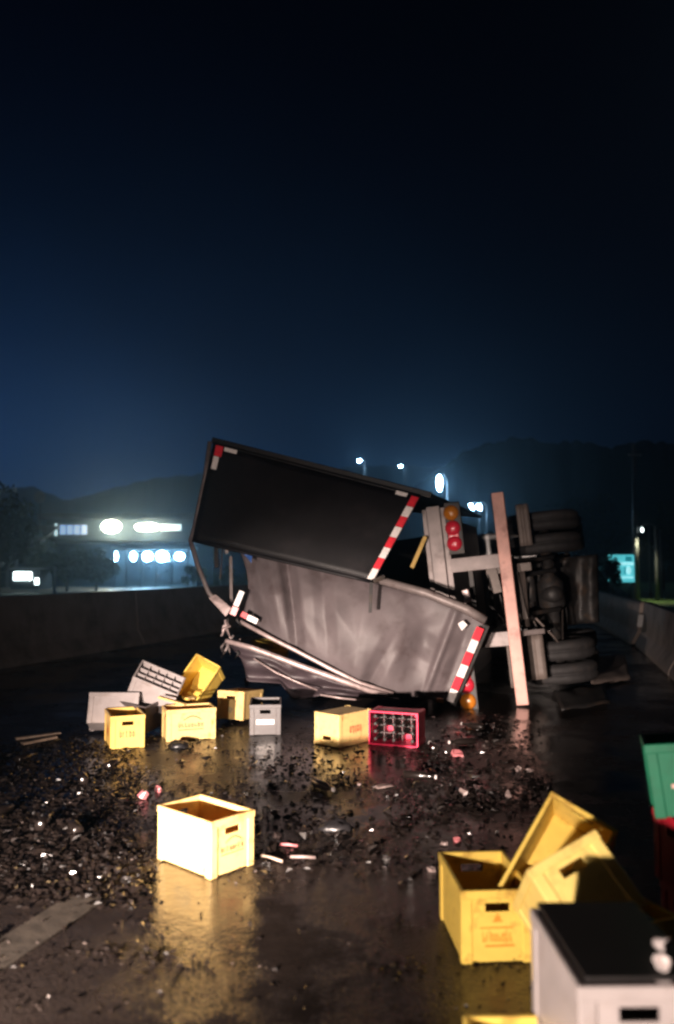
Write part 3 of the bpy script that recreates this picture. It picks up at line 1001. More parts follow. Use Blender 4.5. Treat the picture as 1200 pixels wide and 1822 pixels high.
# crimson crate lying on its long side, mouth to us, bottle pockets visible
e = crate('crimson crate lying on its side with bottle pockets facing us', M['magenta'], [], dividers=(5, 4, 0.016, 0.13), div_mat=M['dark_plastic'])
c = G(700, 1330)
pose(e, Vector((c.x, c.y + 0.03, CW / 2 + 0.004)), Vector((math.cos(R(-20)), math.sin(R(-20)), 0)), Vector((math.sin(R(-20)), -math.cos(R(-20)), 0.0)))
crim = e
crim_bottles = [(i, j) for j in range(4) for i in range(5) if (i + 2 * j) % 7 != 3]
# pale crate with pockets, tilted on the heap
ex = Vector((0.40, 0.08, -0.245)).normalized()
e = crate('pale grey crate with bottle pockets tilted on top of the back heap', M['pale_plastic'], [], dividers=(5, 3, 0.016, 0.275))
pose(e, P(285, 1205, 8.05), ex, Vector((0.40, -0.42, 0.80)))
# yellow crate leaning with its mouth to us
ap = P(348, 1162, 8.55); rt = P(394, 1187, 8.45)
shv = (rt - ap).normalized()
nv = Vector((-0.10, -0.82, 0.50))
nv = (nv - shv * nv.dot(shv)).normalized()
lv = nv.cross(shv)
if lv.z > 0:
    lv = -lv
e = crate('yellow crate leaning on the back heap with its open mouth to us', M['yellow'], [])
pose(e, (ap + rt) / 2 + lv * CL / 2, lv, nv)
# pale crate behind the left yellow one
e = crate('pale white crate leaning behind the leftmost yellow crate', M['pale_plastic'], [])
pose(e, P(206, 1240, 7.98), Vector((0.97, 0.2, 0.03)), Vector((-0.05, 0.42, 0.9)))
e = crate('charcoal crate squeezed between the two upright yellow crates', M['dark_plastic'], [])
pose(e, P(256, 1243, 8.02), Vector((0.25, 0.95, 0.1)), Vector((0.15, -0.1, 0.95)))
# crate still lying inside the box
e = crate('yellow crate wedged inside the torn truck box', M['yellow'], [], dividers=(5, 4, 0.016, 0.2))
pose(e, P(480, 1156, 10.0), Vector((0.9, 0.25, -0.22)), Vector((0.1, -0.75, 0.6)))

# ------------------------------------------------------------------ overturned truck
truck = empty('overturned_truck', (0, 0, 0))
tag(truck, 'wrecked delivery truck on its side with torn open cargo doors', 'truck')
TA = Vector((0.30, 0.954, 0)).normalized()             # truck forward
U0 = Vector((-TA.y, TA.x, 0))
ln = R(6.0)
TW = (Vector((0, 0, 1)) * math.cos(ln) + U0 * math.sin(ln)).normalized()     # across, from the ground up
TU = (U0 * math.cos(ln) - Vector((0, 0, 1)) * math.sin(ln)).normalized()     # towards its roof
O = G(931, 1257)
O.z = 0.02
def T(u, w, a):
    return O + TU * u + TW * w + TA * a
def tbar(name, p, q, w, h, mat, parent=truck, up=None, bev=0.006):
    return obj(name, bar_mesh(p, q, w, h, up or TW, bev), mat, parent)

# bumper bar
bmp = tbar('bumper', T(0, 0.0, 0), T(0, 2.48, 0), 0.14, 0.09, M['bumper'], up=TA, bev=0.008)
# rear sill of the box
sill = tbar('rear_sill', T(0.80, 0.10, 0.10), T(0.80, 2.42, 0.10), 0.16, 0.12, M['frame_grey'], up=TA)
obj('sill_flange', bar_mesh(T(0.69, 0.10, 0.14), T(0.69, 2.40, 0.14), 0.07, 0.05, TA, 0.004), M['frame_grey'], sill)
# bumper brackets and chassis rails
for w in (0.76, 1.68):
    tbar('bumper_bracket', T(0.66, w, 0.12), T(0.02, w, 0.10), 0.05, 0.17, M['frame_grey'])
    tbar('chassis_rail', T(0.52, w, 0.25), T(0.52, w, 7.5), 0.22, 0.08, M['chassis'], up=TW)
tbar('bracket_extension', T(-0.05, 0.80, 0.20), T(-0.32, 0.80, 0.3), 0.05, 0.06, M['frame_grey'])
tbar('cross_member', T(0.30, 1.58, 0.5), T(-0.25, 1.58, 0.5), 0.06, 0.10, M['flap'])
for a_ in (0.6, 2.4, 4.2):
    tbar('cross_member', T(0.50, 0.80, a_), T(0.50, 1.64, a_), 0.16, 0.06, M['chassis'], up=TU)
# tail lamps
def tail_lamp(w0, outer, a0=0.0):
    p = T(0.60, w0, 0.0)
    hs = obj('tail_lamp', bar_mesh(T(0.56, w0 - 0.03, a0 + 0.03), T(0.56, w0 + 0.60, a0 + 0.03), 0.19, 0.05, TA, 0.01), M['chassis'], truck)
    order = ['lamp_red', 'lamp_red', 'lamp_orange'] if outer > 0 else ['lamp_orange', 'lamp_red', 'lamp_red']
    for i, mt in enumerate(order):
        m = lathe_mesh([(0.092, 0), (0.092, 0.02), (0.06, 0.045), (0.015, 0.055)], 16)
        o = obj('lens', m, M[mt], hs)
        z = -TA
        x = TW
        y = z.cross(x)
        c = T(0.575, w0 + 0.10 + i * 0.185, a0 + 0.004)
        o.scale = (1, 0.8, 1)
        o.matrix_world = Matrix(((x.x, y.x, z.x, c.x), (x.y, y.y, z.y, c.y), (x.z, y.z, z.z, c.z), (0, 0, 0, 1)))
    wr = (w0 + 0.03, w0 + 0.36) if outer > 0 else (w0 + 0.21, w0 + 0.55)
    obj('lens', bar_mesh(T(0.575, wr[0], a0 - 0.005), T(0.575, wr[1], a0 - 0.005), 0.13, 0.03, TA, 0.012), M['lamp_red'], hs)
    return hs
tail_lamp(1.84, 1)
tail_lamp(0.02, -1, -0.32)
# wheels: two dual pairs on the rear axle, single ones in front
def wheel(u, w, a, rad=0.47, wid=0.25):
    prof = [(0.26, -wid / 2 + 0.02), (0.30, -wid / 2), (rad - 0.05, -wid / 2 + 0.005), (rad, -wid / 2 + 0.045), (rad, -0.012), (rad - 0.018, -0.008), (rad - 0.018, 0.008), (rad, 0.012),
            (rad, wid / 2 - 0.045), (rad - 0.05, wid / 2 - 0.005), (0.30, wid / 2), (0.26, wid / 2 - 0.02)]
    key = ('wheel', rad, wid)
    o = obj('wheel', cached(key, lambda: lathe_mesh(prof, 36)), M['rubber'], truck)
    z, x = TW, TU
    y = z.cross(x)
    c = T(u, w, a)
    o.matrix_world = Matrix(((x.x, y.x, z.x, c.x), (x.y, y.y, z.y, c.y), (x.z, y.z, z.z, c.z), (0, 0, 0, 1)))
    rim = obj('rim', cached(('wrim', wid), lambda: lathe_mesh([(0.255, -wid / 2 + 0.03), (0.25, -wid / 2 + 0.05), (0.12, -0.02), (0.11, 0.05), (0.25, wid / 2 - 0.04), (0.255, wid / 2 - 0.03)], 24)), M['flap'], o)
    return o
AX = 1.35
for w in (0.20, 0.49, 1.86, 2.15):
    wheel(-0.40, w, AX)
for w in (0.22, 2.13):
    wheel(-0.40, w, 5.6, 0.47, 0.27)
obj('axle', tube_mesh([T(-0.40, 0.3, AX), T(-0.40, 0.95, AX), T(-0.40, 1.05, AX), T(-0.40, 1.35, AX), T(-0.40, 1.45, AX), T(-0.40, 2.05, AX)], [0.07, 0.075, 0.17, 0.17, 0.075, 0.07], 12), M['chassis'], truck)
m = lathe_mesh([(0.05, -0.2), (0.10, -0.17), (0.15, -0.07), (0.15, 0.07), (0.10, 0.17), (0.05, 0.2)], 18)
o = obj('differential', m, M['chassis'], truck)
o.location = T(-0.40, 1.2, AX - 0.02)
o.rotation_euler = (math.pi / 2, 0, 0)
obj('drive_shaft', tube_mesh([T(-0.33, 1.2, AX + 0.2), T(0.2, 1.2, 4.6)], 0.05, 10), M['chassis'], truck)
for w in (0.76, 1.68):
    for i in range(3):
        L_ = 0.75 - 0.17 * i
        obj('leaf_spring', tube_mesh([T(-0.02 - 0.03 * i, w, AX - L_), T(-0.22 - 0.03 * i, w, AX - L_ * 0.5), T(-0.28 - 0.035 * i, w, AX), T(-0.22 - 0.03 * i, w, AX + L_ * 0.5), T(-0.02 - 0.03 * i, w, AX + L_)], 0.022, 6), M['chassis'], truck)
    obj('spring_hanger', bar_mesh(T(0.40, w, AX - 0.78), T(-0.05, w, AX - 0.78), 0.05, 0.10, TW, 0.005), M['flap'], truck)
obj('torsion_bar', tube_mesh([T(-0.10, 0.85, 0.62), T(-0.12, 1.6, 0.60)], 0.04, 8), M['flap'], truck)
obj('hanging_strap', bar_mesh(T(-0.10, 0.95, 0.45), T(-0.04, 1.62, 0.45), 0.07, 0.012, TA), M['flap'], truck)
obj('hanging_strap', bar_mesh(T(0.18, 1.30, 0.42), T(0.22, 1.62, 0.42), 0.10, 0.012, TA), M['flap'], truck)
rh = random.Random(31)
for k in range(7):
    w_ = rh.uniform(0.9, 1.6)
    u_ = rh.uniform(-0.25, 0.35)
    a_ = rh.uniform(0.5, 1.0)
    obj('air_hose', tube_mesh([T(u_, w_, a_), T(u_ - 0.1 + rh.uniform(-0.1, 0.1), w_ - 0.25, a_ + 0.2), T(u_ - 0.25, w_ - 0.3 + rh.uniform(-0.2, 0.2), a_ + 0.5), T(u_ - 0.3, w_ + 0.1, a_ + 0.9)], 0.013, 6), M[rh.choice(('chassis', 'flap', 'rubber'))], truck)
# mudguards in front of the tyres
def guard(u0, u1, w0, w1, a, label=None):
    def fn(x, y):
        q = T(u0 + (u1 - u0) * x, w0 + (w1 - w0) * y, a)
        return q - TA * (0.025 * math.sin(x * math.pi) + 0.008 * math.sin(x * 17))
    return obj('mudguard', sheet_mesh(fn, 16, 6, 0.014), M['flap'], truck)
guard(-0.02, -0.27, 0.20, 0.74, 0.62)
guard(-0.14, -0.29, 1.84, 2.36, 0.62)
guard(0.14, 0.06, 0.16, 0.72, 0.30)
def under_panel(x, y):
    q = T(0.10 - 1.05 * x - 0.10 * y, 0.72 + 0.95 * y, 2.1 + 0.25 * x)
    d_, _p = noise.voronoi(Vector((x * 4, y * 3, 6.1)))
    return q + TA * (0.12 * min(0.7, d_[1] - d_[0]) + 0.06 * math.sin(x * 19))
obj('crumpled_wheel_arch', sheet_mesh(under_panel, 40, 16, 0.01), M['chassis'], truck)
for w_ in (0.22, 0.50, 1.88, 2.16):
    wheel(-0.42, w_, AX + 1.25)
obj('axle', tube_mesh([T(-0.42, 0.3, AX + 1.25), T(-0.42, 2.05, AX + 1.25)], 0.08, 10), M['chassis'], truck)
obj('tool_box', bar_mesh(T(-0.30, 0.85, 3.4), T(-0.30, 1.75, 3.4), 0.6, 0.7, TU, 0.02), M['chassis'], truck)
for w_, a_ in ((0.95, 0.95), (1.45, 1.0), (1.62, 0.9)):
    obj('shock_absorber', tube_mesh([T(0.25, w_, a_), T(-0.12, w_ + 0.03, a_ + 0.1), T(-0.13, w_ + 0.03, a_ + 0.1), T(-0.50, w_ + 0.06, a_ + 0.2)], [0.05, 0.05, 0.03, 0.03], 10), M['chassis'], truck)
# fuel tank, air tank
m = lathe_mesh([(0.2, -0.5), (0.26, -0.46), (0.28, -0.4), (0.28, 0.4), (0.26, 0.46), (0.2, 0.5)], 20)
o = obj('fuel_tank', m, M['chassis'], truck)
x = TA
z_ = TA
c = T(-0.05, 2.05, 3.3)
y_ = Vector((0, 0, 1))
x_ = y_.cross(z_)
o.matrix_world = Matrix(((x_.x, y_.x, z_.x, c.x), (x_.y, y_.y, z_.y, c.y), (x_.z, y_.z, z_.z, c.z), (0, 0, 0, 1)))
# cab, on its side ahead of the box
poly = [(-0.35, 0), (-0.35, 1.9), (0.55, 1.95), (1.45, 1.55), (1.62, 0.1), (1.5, 0)]
m = prism_mesh(poly, T(0, 0.08, 5.0), TU, TA, TW, 2.2)
cab = obj('cab', bevelled(m, 0.05, 2), M['white_paint'], truck)
obj('windscreen', slab_mesh([T(0.65, 0.25, 6.93), T(0.65, 2.1, 6.93), T(1.38, 2.1, 6.60), T(1.38, 0.25, 6.60)], 0.02), M['glass_dark'], cab)
obj('side_window', slab_mesh([T(0.65, 2.30, 5.4), T(0.65, 2.30, 6.5), T(1.35, 2.30, 6.3), T(1.35, 2.30, 5.4)], 0.02), M['glass_dark'], cab)

# --- cargo box: floor, upper side wall, lower side wall
tl3, tr3 = P(378, 783, 9.75), P(764, 880, 9.32)
obj('box_floor', slab_mesh([T(0.93, 0.05, 0.15), T(0.93, 2.40, 0.15), T(0.93, 2.40, 4.7), T(0.93, 0.05, 4.7)], 0.05), M['frame_grey'], truck)
up_wall = [tl3, tr3, tr3 + TA * 4.6 + Vector((0, 0, 0.02)), tl3 + TA * 4.6 - Vector((0, 0, 0.45))]
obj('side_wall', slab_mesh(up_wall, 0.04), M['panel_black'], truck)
def low_wall(x, y):
    a_, b_ = P(660, 1236, 10.0), T(0.95, 0.05, 0.2)
    q = T(0.95 + 2.3 * x, 0.04, 0.35 + 4.3 * y)
    q.z = max(0.05, 0.10 + 0.10 * noise.noise(Vector((x * 4, y * 5, 1))) + 0.12 * x)
    return q
obj('side_wall', sheet_mesh(low_wall, 14, 18, 0.03), M['panel_grey'], truck)
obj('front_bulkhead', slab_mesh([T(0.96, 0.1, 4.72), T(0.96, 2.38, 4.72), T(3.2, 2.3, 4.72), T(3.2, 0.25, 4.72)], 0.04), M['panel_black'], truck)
obj('top_rail', bar_mesh(tl3, tr3 + (tr3 - tl3) * 0.01, 0.05, 0.07, Vector((0, 0, 1)), 0.008), M['panel_black'], truck)
# torn roof edge, bent twice
rp_ = [P(374, 786, 9.72), P(365, 850, 9.70), P(349, 925, 9.65), P(340, 962, 9.6), P(352, 1005, 9.55), P(372, 1055, 9.5), P(402, 1088, 9.45)]
roof = obj('roof_edge', tube_mesh(rp_, [0.03, 0.028, 0.028, 0.032, 0.028, 0.028, 0.035], 8), M['frame_grey'], truck)
obj('roof_sheet_scrap', slab_mesh([P(372, 1064, 9.42), P(384, 1058, 9.44), P(412, 1082, 9.40), P(402, 1097, 9.38)], 0.012), M['rail_pink'], roof)
def strip(name, pts, wdt, mat, par):
    return obj(name, bar_mesh(pts[0], pts[1], wdt, 0.008, Vector((0, 1, 0)), 0.0), mat, par)
strip('hanging_strip', (P(411, 990, 9.9), P(412, 1075, 9.75)), 0.035, M['frame_grey'], roof)
strip('hanging_strip', (P(398, 955, 10.1), P(392, 1030, 10.0)), 0.02, M['chassis'], roof)
strip('hanging_strip', (P(384, 955, 10.2), P(386, 1010, 10.1)), 0.05, M['chassis'], roof)
strip('hanging_strip', (P(402, 940, 9.9), P(404, 985, 9.9)), 0.04, M['frame_grey'], roof)

# --- upper door: black, hinged along the top
d0, d1, d2, d3 = P(380, 790, 9.68), P(748, 884, 9.24), P(664, 1036, 8.98), P(343, 962, 9.42)
def updoor(x, y):
    q = (d0 * (1 - x) + d1 * x) * (1 - y) + (d3 * (1 - x) + d2 * x) * y
    q.y -= 0.035 * math.sin(math.pi * x) * math.sin(math.pi * y) + 0.012 * noise.noise(Vector((x * 5, y * 3, 2)))
    return q
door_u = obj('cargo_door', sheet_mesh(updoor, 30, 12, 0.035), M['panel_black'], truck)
door_u['label'] = 'black upper cargo door with red and white tape along its right edge'
nrm_u = (d1 - d0).cross(d3 - d0).normalized()
if nrm_u.y > 0:
    nrm_u = -nrm_u
def on_door(fn, nrm, x0, x1, y0, y1, off=0.026):
    q = [fn(x0, y0), fn(x1, y0), fn(x1, y1), fn(x0, y1)]
    return slab_mesh([p + nrm * off for p in q], 0.006)
n = 8
for k in range(n):
    y0, y1 = 0.02 + 0.965 * k / n, 0.02 + 0.965 * (k + 1) / n - 0.004
    obj('tape_strip', on_door(updoor, nrm_u, 0.965, 0.998, y0, y1), M['tape_red' if k % 2 == 0 else 'tape_white'], door_u)
obj('tape_strip', on_door(updoor, nrm_u, 0.893, 0.945, 0.005, 0.045), M['tape_white'], door_u)
obj('tape_strip', on_door(updoor, nrm_u, 0.062, 0.125, 0.01, 0.05), M['tape_white'], door_u)
obj('tape_strip', on_door(updoor, nrm_u, 0.018, 0.055, 0.01, 0.12), M['tape_red'], door_u)
obj('tape_strip', on_door(updoor, nrm_u, 0.018, 0.045, 0.125, 0.26), M['tape_white'], door_u)
for seg in (((0, 0), (1, 0)), ((0, 1), (1, 1))):
    pts = [updoor(seg[0][0] + (seg[1][0] - seg[0][0]) * i / 8, seg[0][1]) for i in range(9)]
    obj('door_edge_trim', tube_mesh([p + nrm_u * 0.005 for p in pts], 0.02, 6), M['panel_black'], door_u)
lk = P(661, 1038, 8.93)
obj('lock_rod', bar_mesh(P(661, 1036, 8.92), P(659, 1090, 8.86), 0.035, 0.03, Vector((0, 1, 0)), 0.004), M['chassis'], door_u)
obj('lock_bracket', bar_mesh(P(664, 1034, 8.95), P(684, 1026, 8.98), 0.06, 0.05, Vector((0, 0, 1)), 0.006), M['chassis'], door_u)

# --- lower door: crumpled grey sheet
topl = [(0, 416, 956, 9.80), (0.10, 452, 966, 9.72), (0.32, 560, 1000, 9.55), (0.55, 664, 1036, 9.38), (0.77, 762, 1062, 9.28), (1, 864, 1106, 9.20)]
botl = [(0, 428, 1108, 9.62), (0.25, 520, 1158, 9.42), (0.56, 640, 1218, 9.30), (0.74, 705, 1234, 9.30), (1, 802, 1250, 9.36)]
def lowdoor(x, y):
    a_ = lerp_poly(topl, x)
    b_ = lerp_poly(botl, x)
    px = a_[0] + (b_[0] - a_[0]) * y
    py = a_[1] + (b_[1] - a_[1]) * y
    # the left edge is torn inwards
    if x < 0.12:
        px += (0.12 - x) * 180 * math.sin(math.pi * min(1, y)) * 0.9
    Y = a_[2] + (b_[2] - a_[2]) * y
    def tri(v, c, w):
        return max(0.0, 1 - abs(v - c) / w)
    bul = -0.17 * math.sin(math.pi * y) ** 0.8 * math.sin(math.pi * min(1, x * 1.05)) ** 0.7
    # long sharp folds
    f1 = 0.20 + 0.06 * y
    bul += 0.15 * tri(x, f1 + 0.015, 0.040) * (0.35 + 0.65 * math.sin(math.pi * min(1, y + 0.1)))
    bul -= 0.06 * tri(x, f1 - 0.055, 0.05) * math.sin(math.pi * y)
    bul += 0.07 * tri(x, 0.345 + 0.07 * y, 0.05) * (1 - 0.8 * y)
    # dent on the right and the crease beside it
    bul += 0.16 * math.exp(-(((x - 0.79) / 0.075) ** 2 + ((y - 0.45) / 0.30) ** 2))
    bul -= 0.08 * tri(x, 0.885 - 0.012 * y, 0.022) * (0.4 + 0.6 * math.sin(math.pi * y))
    bul += 0.05 * tri(x, 0.945, 0.04) * math.sin(math.pi * y)
    # buckles along the lower edge
    bul += 0.08 * tri(x, 0.60 + 0.14 * (1 - y), 0.05) * y ** 1.5
    bul -= 0.04 * tri(x, 0.53, 0.07) * tri(y, 0.85, 0.25)
    # creased facets
    d_, _p = noise.voronoi(Vector((x * 6.0, y * 2.4, 1.3)), distance_metric='DISTANCE')
    bul += 0.05 * min(0.7, d_[1] - d_[0]) * math.sin(math.pi * y) ** 0.5
    bul += 0.010 * noise.noise(Vector((x * 9, y * 4, 5)))
    q = P(px, py, Y + bul)
    return q
door_l = obj('cargo_door', sheet_mesh(lowdoor, 130, 46, 0.012), M['panel_grey'], truck)
door_l['label'] = 'crumpled grey lower cargo door bulging outwards with deep folds'
nl = Vector((0.05, -1, 0.1)).normalized()
e0, e1 = P(855, 1117, 9.06), P(800, 1249, 9.24)
n = 6
for k in range(n):
    p, q = e0.lerp(e1, k / n), e0.lerp(e1, (k + 1) / n - 0.008)
    obj('tape_strip', bar_mesh(p, q, 0.085, 0.008, Vector((0, 1, 0)), 0.0), M['tape_red' if k % 2 == 0 else 'tape_white'], door_l)
obj('door_end_post', bar_mesh(P(866, 1112, 9.16), P(806, 1254, 9.34), 0.07, 0.05, Vector((0, 1, 0)), 0.008), M['chassis'], door_l)
obj('upper_frame_rail', tube_mesh([P(668, 1030, 9.24), P(760, 1056, 9.10), P(830, 1084, 9.02), P(864, 1104, 9.0)], [0.045, 0.05, 0.055, 0.05], 8), M['frame_grey'], door_l)
obj('tape_strip', bar_mesh(P(431, 1052, 9.35), P(420, 1078, 9.34), 0.06, 0.01, Vector((0, 1, 0))), M['tape_white'], door_l)
obj('tape_strip', bar_mesh(P(420, 1080, 9.33), P(414, 1094, 9.33), 0.07, 0.01, Vector((0, 1, 0))), M['tape_red'], door_l)
obj('tape_strip', bar_mesh(P(430, 1092, 9.33), P(440, 1097, 9.32), 0.06, 0.01, Vector((0, 1, 0))), M['tape_red'], door_l)
obj('tape_strip', bar_mesh(P(441, 1098, 9.32), P(458, 1106, 9.31), 0.06, 0.01, Vector((0, 1, 0))), M['tape_white'], door_l)
obj('marker_lamp', bar_mesh(P(776, 1245, 9.22), P(790, 1247, 9.22), 0.06, 0.05, Vector((0, 0, 1)), 0.012), M['lamp_orange'], door_l)
obj('reflector_patch', slab_mesh([P(815, 1110, 9.06), P(824, 1104, 9.06), P(832, 1112, 9.06), P(822, 1122, 9.06)], 0.01), M['tape_white'], door_l)
# bright edge rails under the door
lowrail = [P(428, 1106, 9.42), P(480, 1134, 9.33), P(530, 1159, 9.28), P(585, 1188, 9.22), P(642, 1216, 9.2), P(700, 1234, 9.22)]
obj('edge_rail', tube_mesh(lowrail, 0.024, 8), M['rail_pink'], door_l)
fr = [P(402, 1140, 9.30), P(450, 1153, 9.26), P(530, 1183, 9.18), P(600, 1208, 9.15), P(655, 1228, 9.15), P(690, 1236, 9.18)]
obj('frame_rail', tube_mesh(fr, [0.026, 0.03, 0.032, 0.032, 0.03, 0.024], 8), M['rail_pink'], truck)
# tarpaulin under the rails
tt = [(0, 402, 1144, 9.34), (0.18, 450, 1157, 9.30), (0.5, 540, 1190, 9.22), (0.8, 620, 1216, 9.20), (1, 700, 1238, 9.22)]
tb = [(0, 436, 1172, 9.50), (0.12, 440, 1212, 9.40), (0.32, 500, 1216, 9.35), (0.42, 522, 1246, 9.20), (0.6, 580, 1236, 9.30), (1, 715, 1246, 9.26)]
def tarp(x, y):
    a_, b_ = lerp_poly(tt, x), lerp_poly(tb, x)
    px, py = a_[0] + (b_[0] - a_[0]) * y, a_[1] + (b_[1] - a_[1]) * y
    Y = a_[2] + (b_[2] - a_[2]) * y
    Y += 0.07 * math.sin(y * 9 + x * 4) * (0.3 + y) + 0.05 * math.sin(x * 21 + y * 3) * y + 0.04 * noise.noise(Vector((x * 7, y * 5, 0)))
    return P(px, py, Y)
obj('torn_tarpaulin', sheet_mesh(tarp, 44, 16, 0.006), M['tarp'], truck)
obj('tarpaulin_cord', tube_mesh([P(452, 1172, 9.2), P(490, 1196, 9.14), P(530, 1214, 9.1), P(565, 1228, 9.1)], 0.009, 6), M['rail_pink'], truck)
obj('tarpaulin_cord', tube_mesh([P(570, 1236, 9.15), P(605, 1242, 9.12), P(645, 1246, 9.12)], 0.010, 6), M['rail_pink'], truck)
# twisted scrap where the frame tore
rnd = random.Random(4)
for k in range(14):
    p = P(404 + rnd.uniform(-6, 24), 1098 + rnd.uniform(0, 75), 9.4 + rnd.uniform(-0.1, 0.15))
    q = p + Vector((rnd.uniform(-0.10, 0.10), rnd.uniform(-0.06, 0.06), rnd.uniform(-0.24, -0.05)))
    mid = (p + q) / 2 + Vector((rnd.uniform(-0.05, 0.05), 0, 0.02))
    obj('torn_metal_strip', tube_mesh([p, mid, q], [0.014, 0.02, 0.006], 5), M[rnd.choice(('rail_pink', 'chassis', 'frame_grey'))], truck)
# blue sheet caught on the torn corner
def blue(x, y):
    q = (P(418, 950, 9.45) * (1 - x) + P(452, 962, 9.42) * x) * (1 - y) + (P(424, 975, 9.44) * (1 - x) + P(448, 1002, 9.40) * x) * y
    q.y += 0.03 * math.sin(x * 7 + y * 4)
    return q
obj('blue_sheet', sheet_mesh(blue, 10, 10, 0.006), M['blue_tarp'], truck)
obj('loose_batten', bar_mesh(P(733, 1010, 9.8), P(757, 955, 9.9), 0.045, 0.03, Vector((0, 1, 0))), M['yellow_stick'], truck)
o = obj('marker_lamp', bar_mesh(T(0.50, 1.22, 0.05), T(0.53, 1.38, 0.05), 0.09, 0.05, TA, 0.015), M['rail_pink'], truck)

# ------------------------------------------------------------------ debris
for i, (pts, z, lab) in enumerate(((((1050, 1190), (1112, 1180), (1122, 1214), (1052, 1226)), 0.10, 'broken dark panel lying on the road right of the tyres'),
                                   (((985, 1240), (1075, 1228), (1085, 1262), (1000, 1275)), 0.05, 'flat dark panel lying on the road under the tyres'))):
    cs = [G(*p) for p in pts]
    cc = sum(cs, Vector()) / 4
    def pan(x, y):
        q = (cs[0] * (1 - x) + cs[1] * x) * (1 - y) + (cs[3] * (1 - x) + cs[2] * x) * y - cc
        q.z = z + 0.04 * noise.noise(Vector((x * 3, y * 3, i * 4))) + (0.12 * (1 - y) if i == 0 else 0.02)
        return q
    o = obj('sheet_metal_wreckage', sheet_mesh(pan, 12, 8, 0.02), M['flap'] if i == 0 else M['chassis'])
    o.location = cc
    o.location.z = -z + 0.05
    tag(o, lab, 'wreckage')
def chip_mesh(seed, r, flat=0.25, n=7):
    rn = random.Random(seed)
    v = []
    for z in (0, 1):
        for k in range(n):
            a = 2 * math.pi * k / n
            q = r * (0.65 + 0.5 * rn.random()) * (0.85 if z else 1)
            v.append((q * math.cos(a), q * math.sin(a) * 0.7, z * r * flat * (0.5 + rn.random())))
    f = [tuple(range(n)), tuple(range(n, 2 * n))] + [(i, (i + 1) % n, n + (i + 1) % n, n + i) for i in range(n)]
    return mesh('chip', v, f)
def chip(px, py, r, mat, label, name='label_scrap', group=None, flat=0.25, tilt=0.0, cat='scrap'):
    o = obj(name, chip_mesh(int(px * 7 + py), r, flat), mat)
    o.location = G(px, py) + Vector((0, 0, 0.004))
    o.rotation_euler = (tilt, tilt * 0.5, (px * 13 % 628) / 100)
    return tag(o, label, cat, group)
chip(253, 1421, 0.055, M['pink_scrap'], 'pink scrap touching the back of the bright foreground crate', tilt=0.5, flat=0.9)
chip(283, 1408, 0.035, M['pink_scrap'], 'small pink scrap right behind the bright foreground crate', tilt=0.5, flat=0.7)
chip(682, 1400, 0.09, M['scrap'], 'pale flat scrap on the wet road below the crimson crate', flat=0.1)
chip(640, 1397, 0.035, M['scrap'], 'small pale scrap left of the flat pale one', flat=0.3)
chip(826, 1413, 0.06, M['scrap'], 'pale folded scrap right of centre on the wet road', tilt=0.4, flat=0.5)
chip(815, 1345, 0.075, M['pink_scrap'], 'pink scrap below the truck tail lamp', flat=0.5, tilt=0.3)
chip(815, 1497, 0.03, M['pink_scrap'], 'small pink scrap above the upright yellow crate', tilt=0.5, flat=0.6)
chip(790, 1505, 0.028, M['scrap'], 'small pale scrap above the upright yellow crate', tilt=0.3, flat=0.6)
chip(768, 1550, 0.03, M['scrap'], 'small grey scrap left of the upright yellow crate', tilt=0.3, flat=0.6)
chip(488, 1450, 0.03, M['scrap'], 'upper of two pale scraps right of the foreground crate', tilt=0.4, flat=0.6)
chip(492, 1492, 0.035, M['scrap'], 'lower of two pale scraps right of the foreground crate', tilt=0.4, flat=0.6)
chip(920, 1372, 0.035, M['scrap'], 'pale scrap on the dark road below the bumper', tilt=0.6, flat=0.9)
chip(945, 1375, 0.03, M['scrap'], 'second pale scrap on the dark road below the bumper', tilt=0.6, flat=0.9)
chip(905, 1418, 0.04, M['scrap'], 'pale scrap above the tipped yellow crates', tilt=0.3, flat=0.7)
chip(440, 1214, 0.06, M['pink_scrap'], 'pink scrap under the torn tarpaulin', tilt=0.3, flat=0.9)
chip(378, 1304, 0.05, M['pink_scrap'], 'pink scrap at the foot of the cream crate with arched print', tilt=0.3, flat=0.9)
chip(846, 1252, 0.05, M['scrap'], 'white scrap beside the lower tail lamp', tilt=0.3, flat=0.9)
def rod(p, q, r, mat, label):
    return tag(obj('metal_rod', tube_mesh([p, (p + q) / 2 + Vector((0, 0, 0.003)), q], r, 6), mat), label, 'rod')
up = Vector((0, 0, 0.016))
rod(G(497, 1507) + up, G(530, 1510) + up, 0.008, M['pink_scrap'], 'pinkish rod right of the bright foreground crate')
rod(G(517, 1530) + up, G(562, 1531) + up, 0.009, M['scrap'], 'pale rod on the road, longest of three right of the foreground crate')
rod(G(465, 1527) + up, G(503, 1538) + up, 0.008, M['wood'], 'brown rod nearest the bright foreground crate')
for i, (p0, p1) in enumerate((((28, 1318), (108, 1310)), ((40, 1327), (100, 1317)))):
    a, b = G(*p0) + Vector((0, 0, 0.02 + 0.0)), G(*p1) + Vector((0, 0, 0.03))
    tag(obj('wooden_lath', bar_mesh(a, b, 0.06, 0.022, Vector((0, 0, 1)), 0.003), M['wood']), ('farther' if i == 0 else 'nearer') + ' of two pale laths lying at the left', 'lath', 'laths on the road')
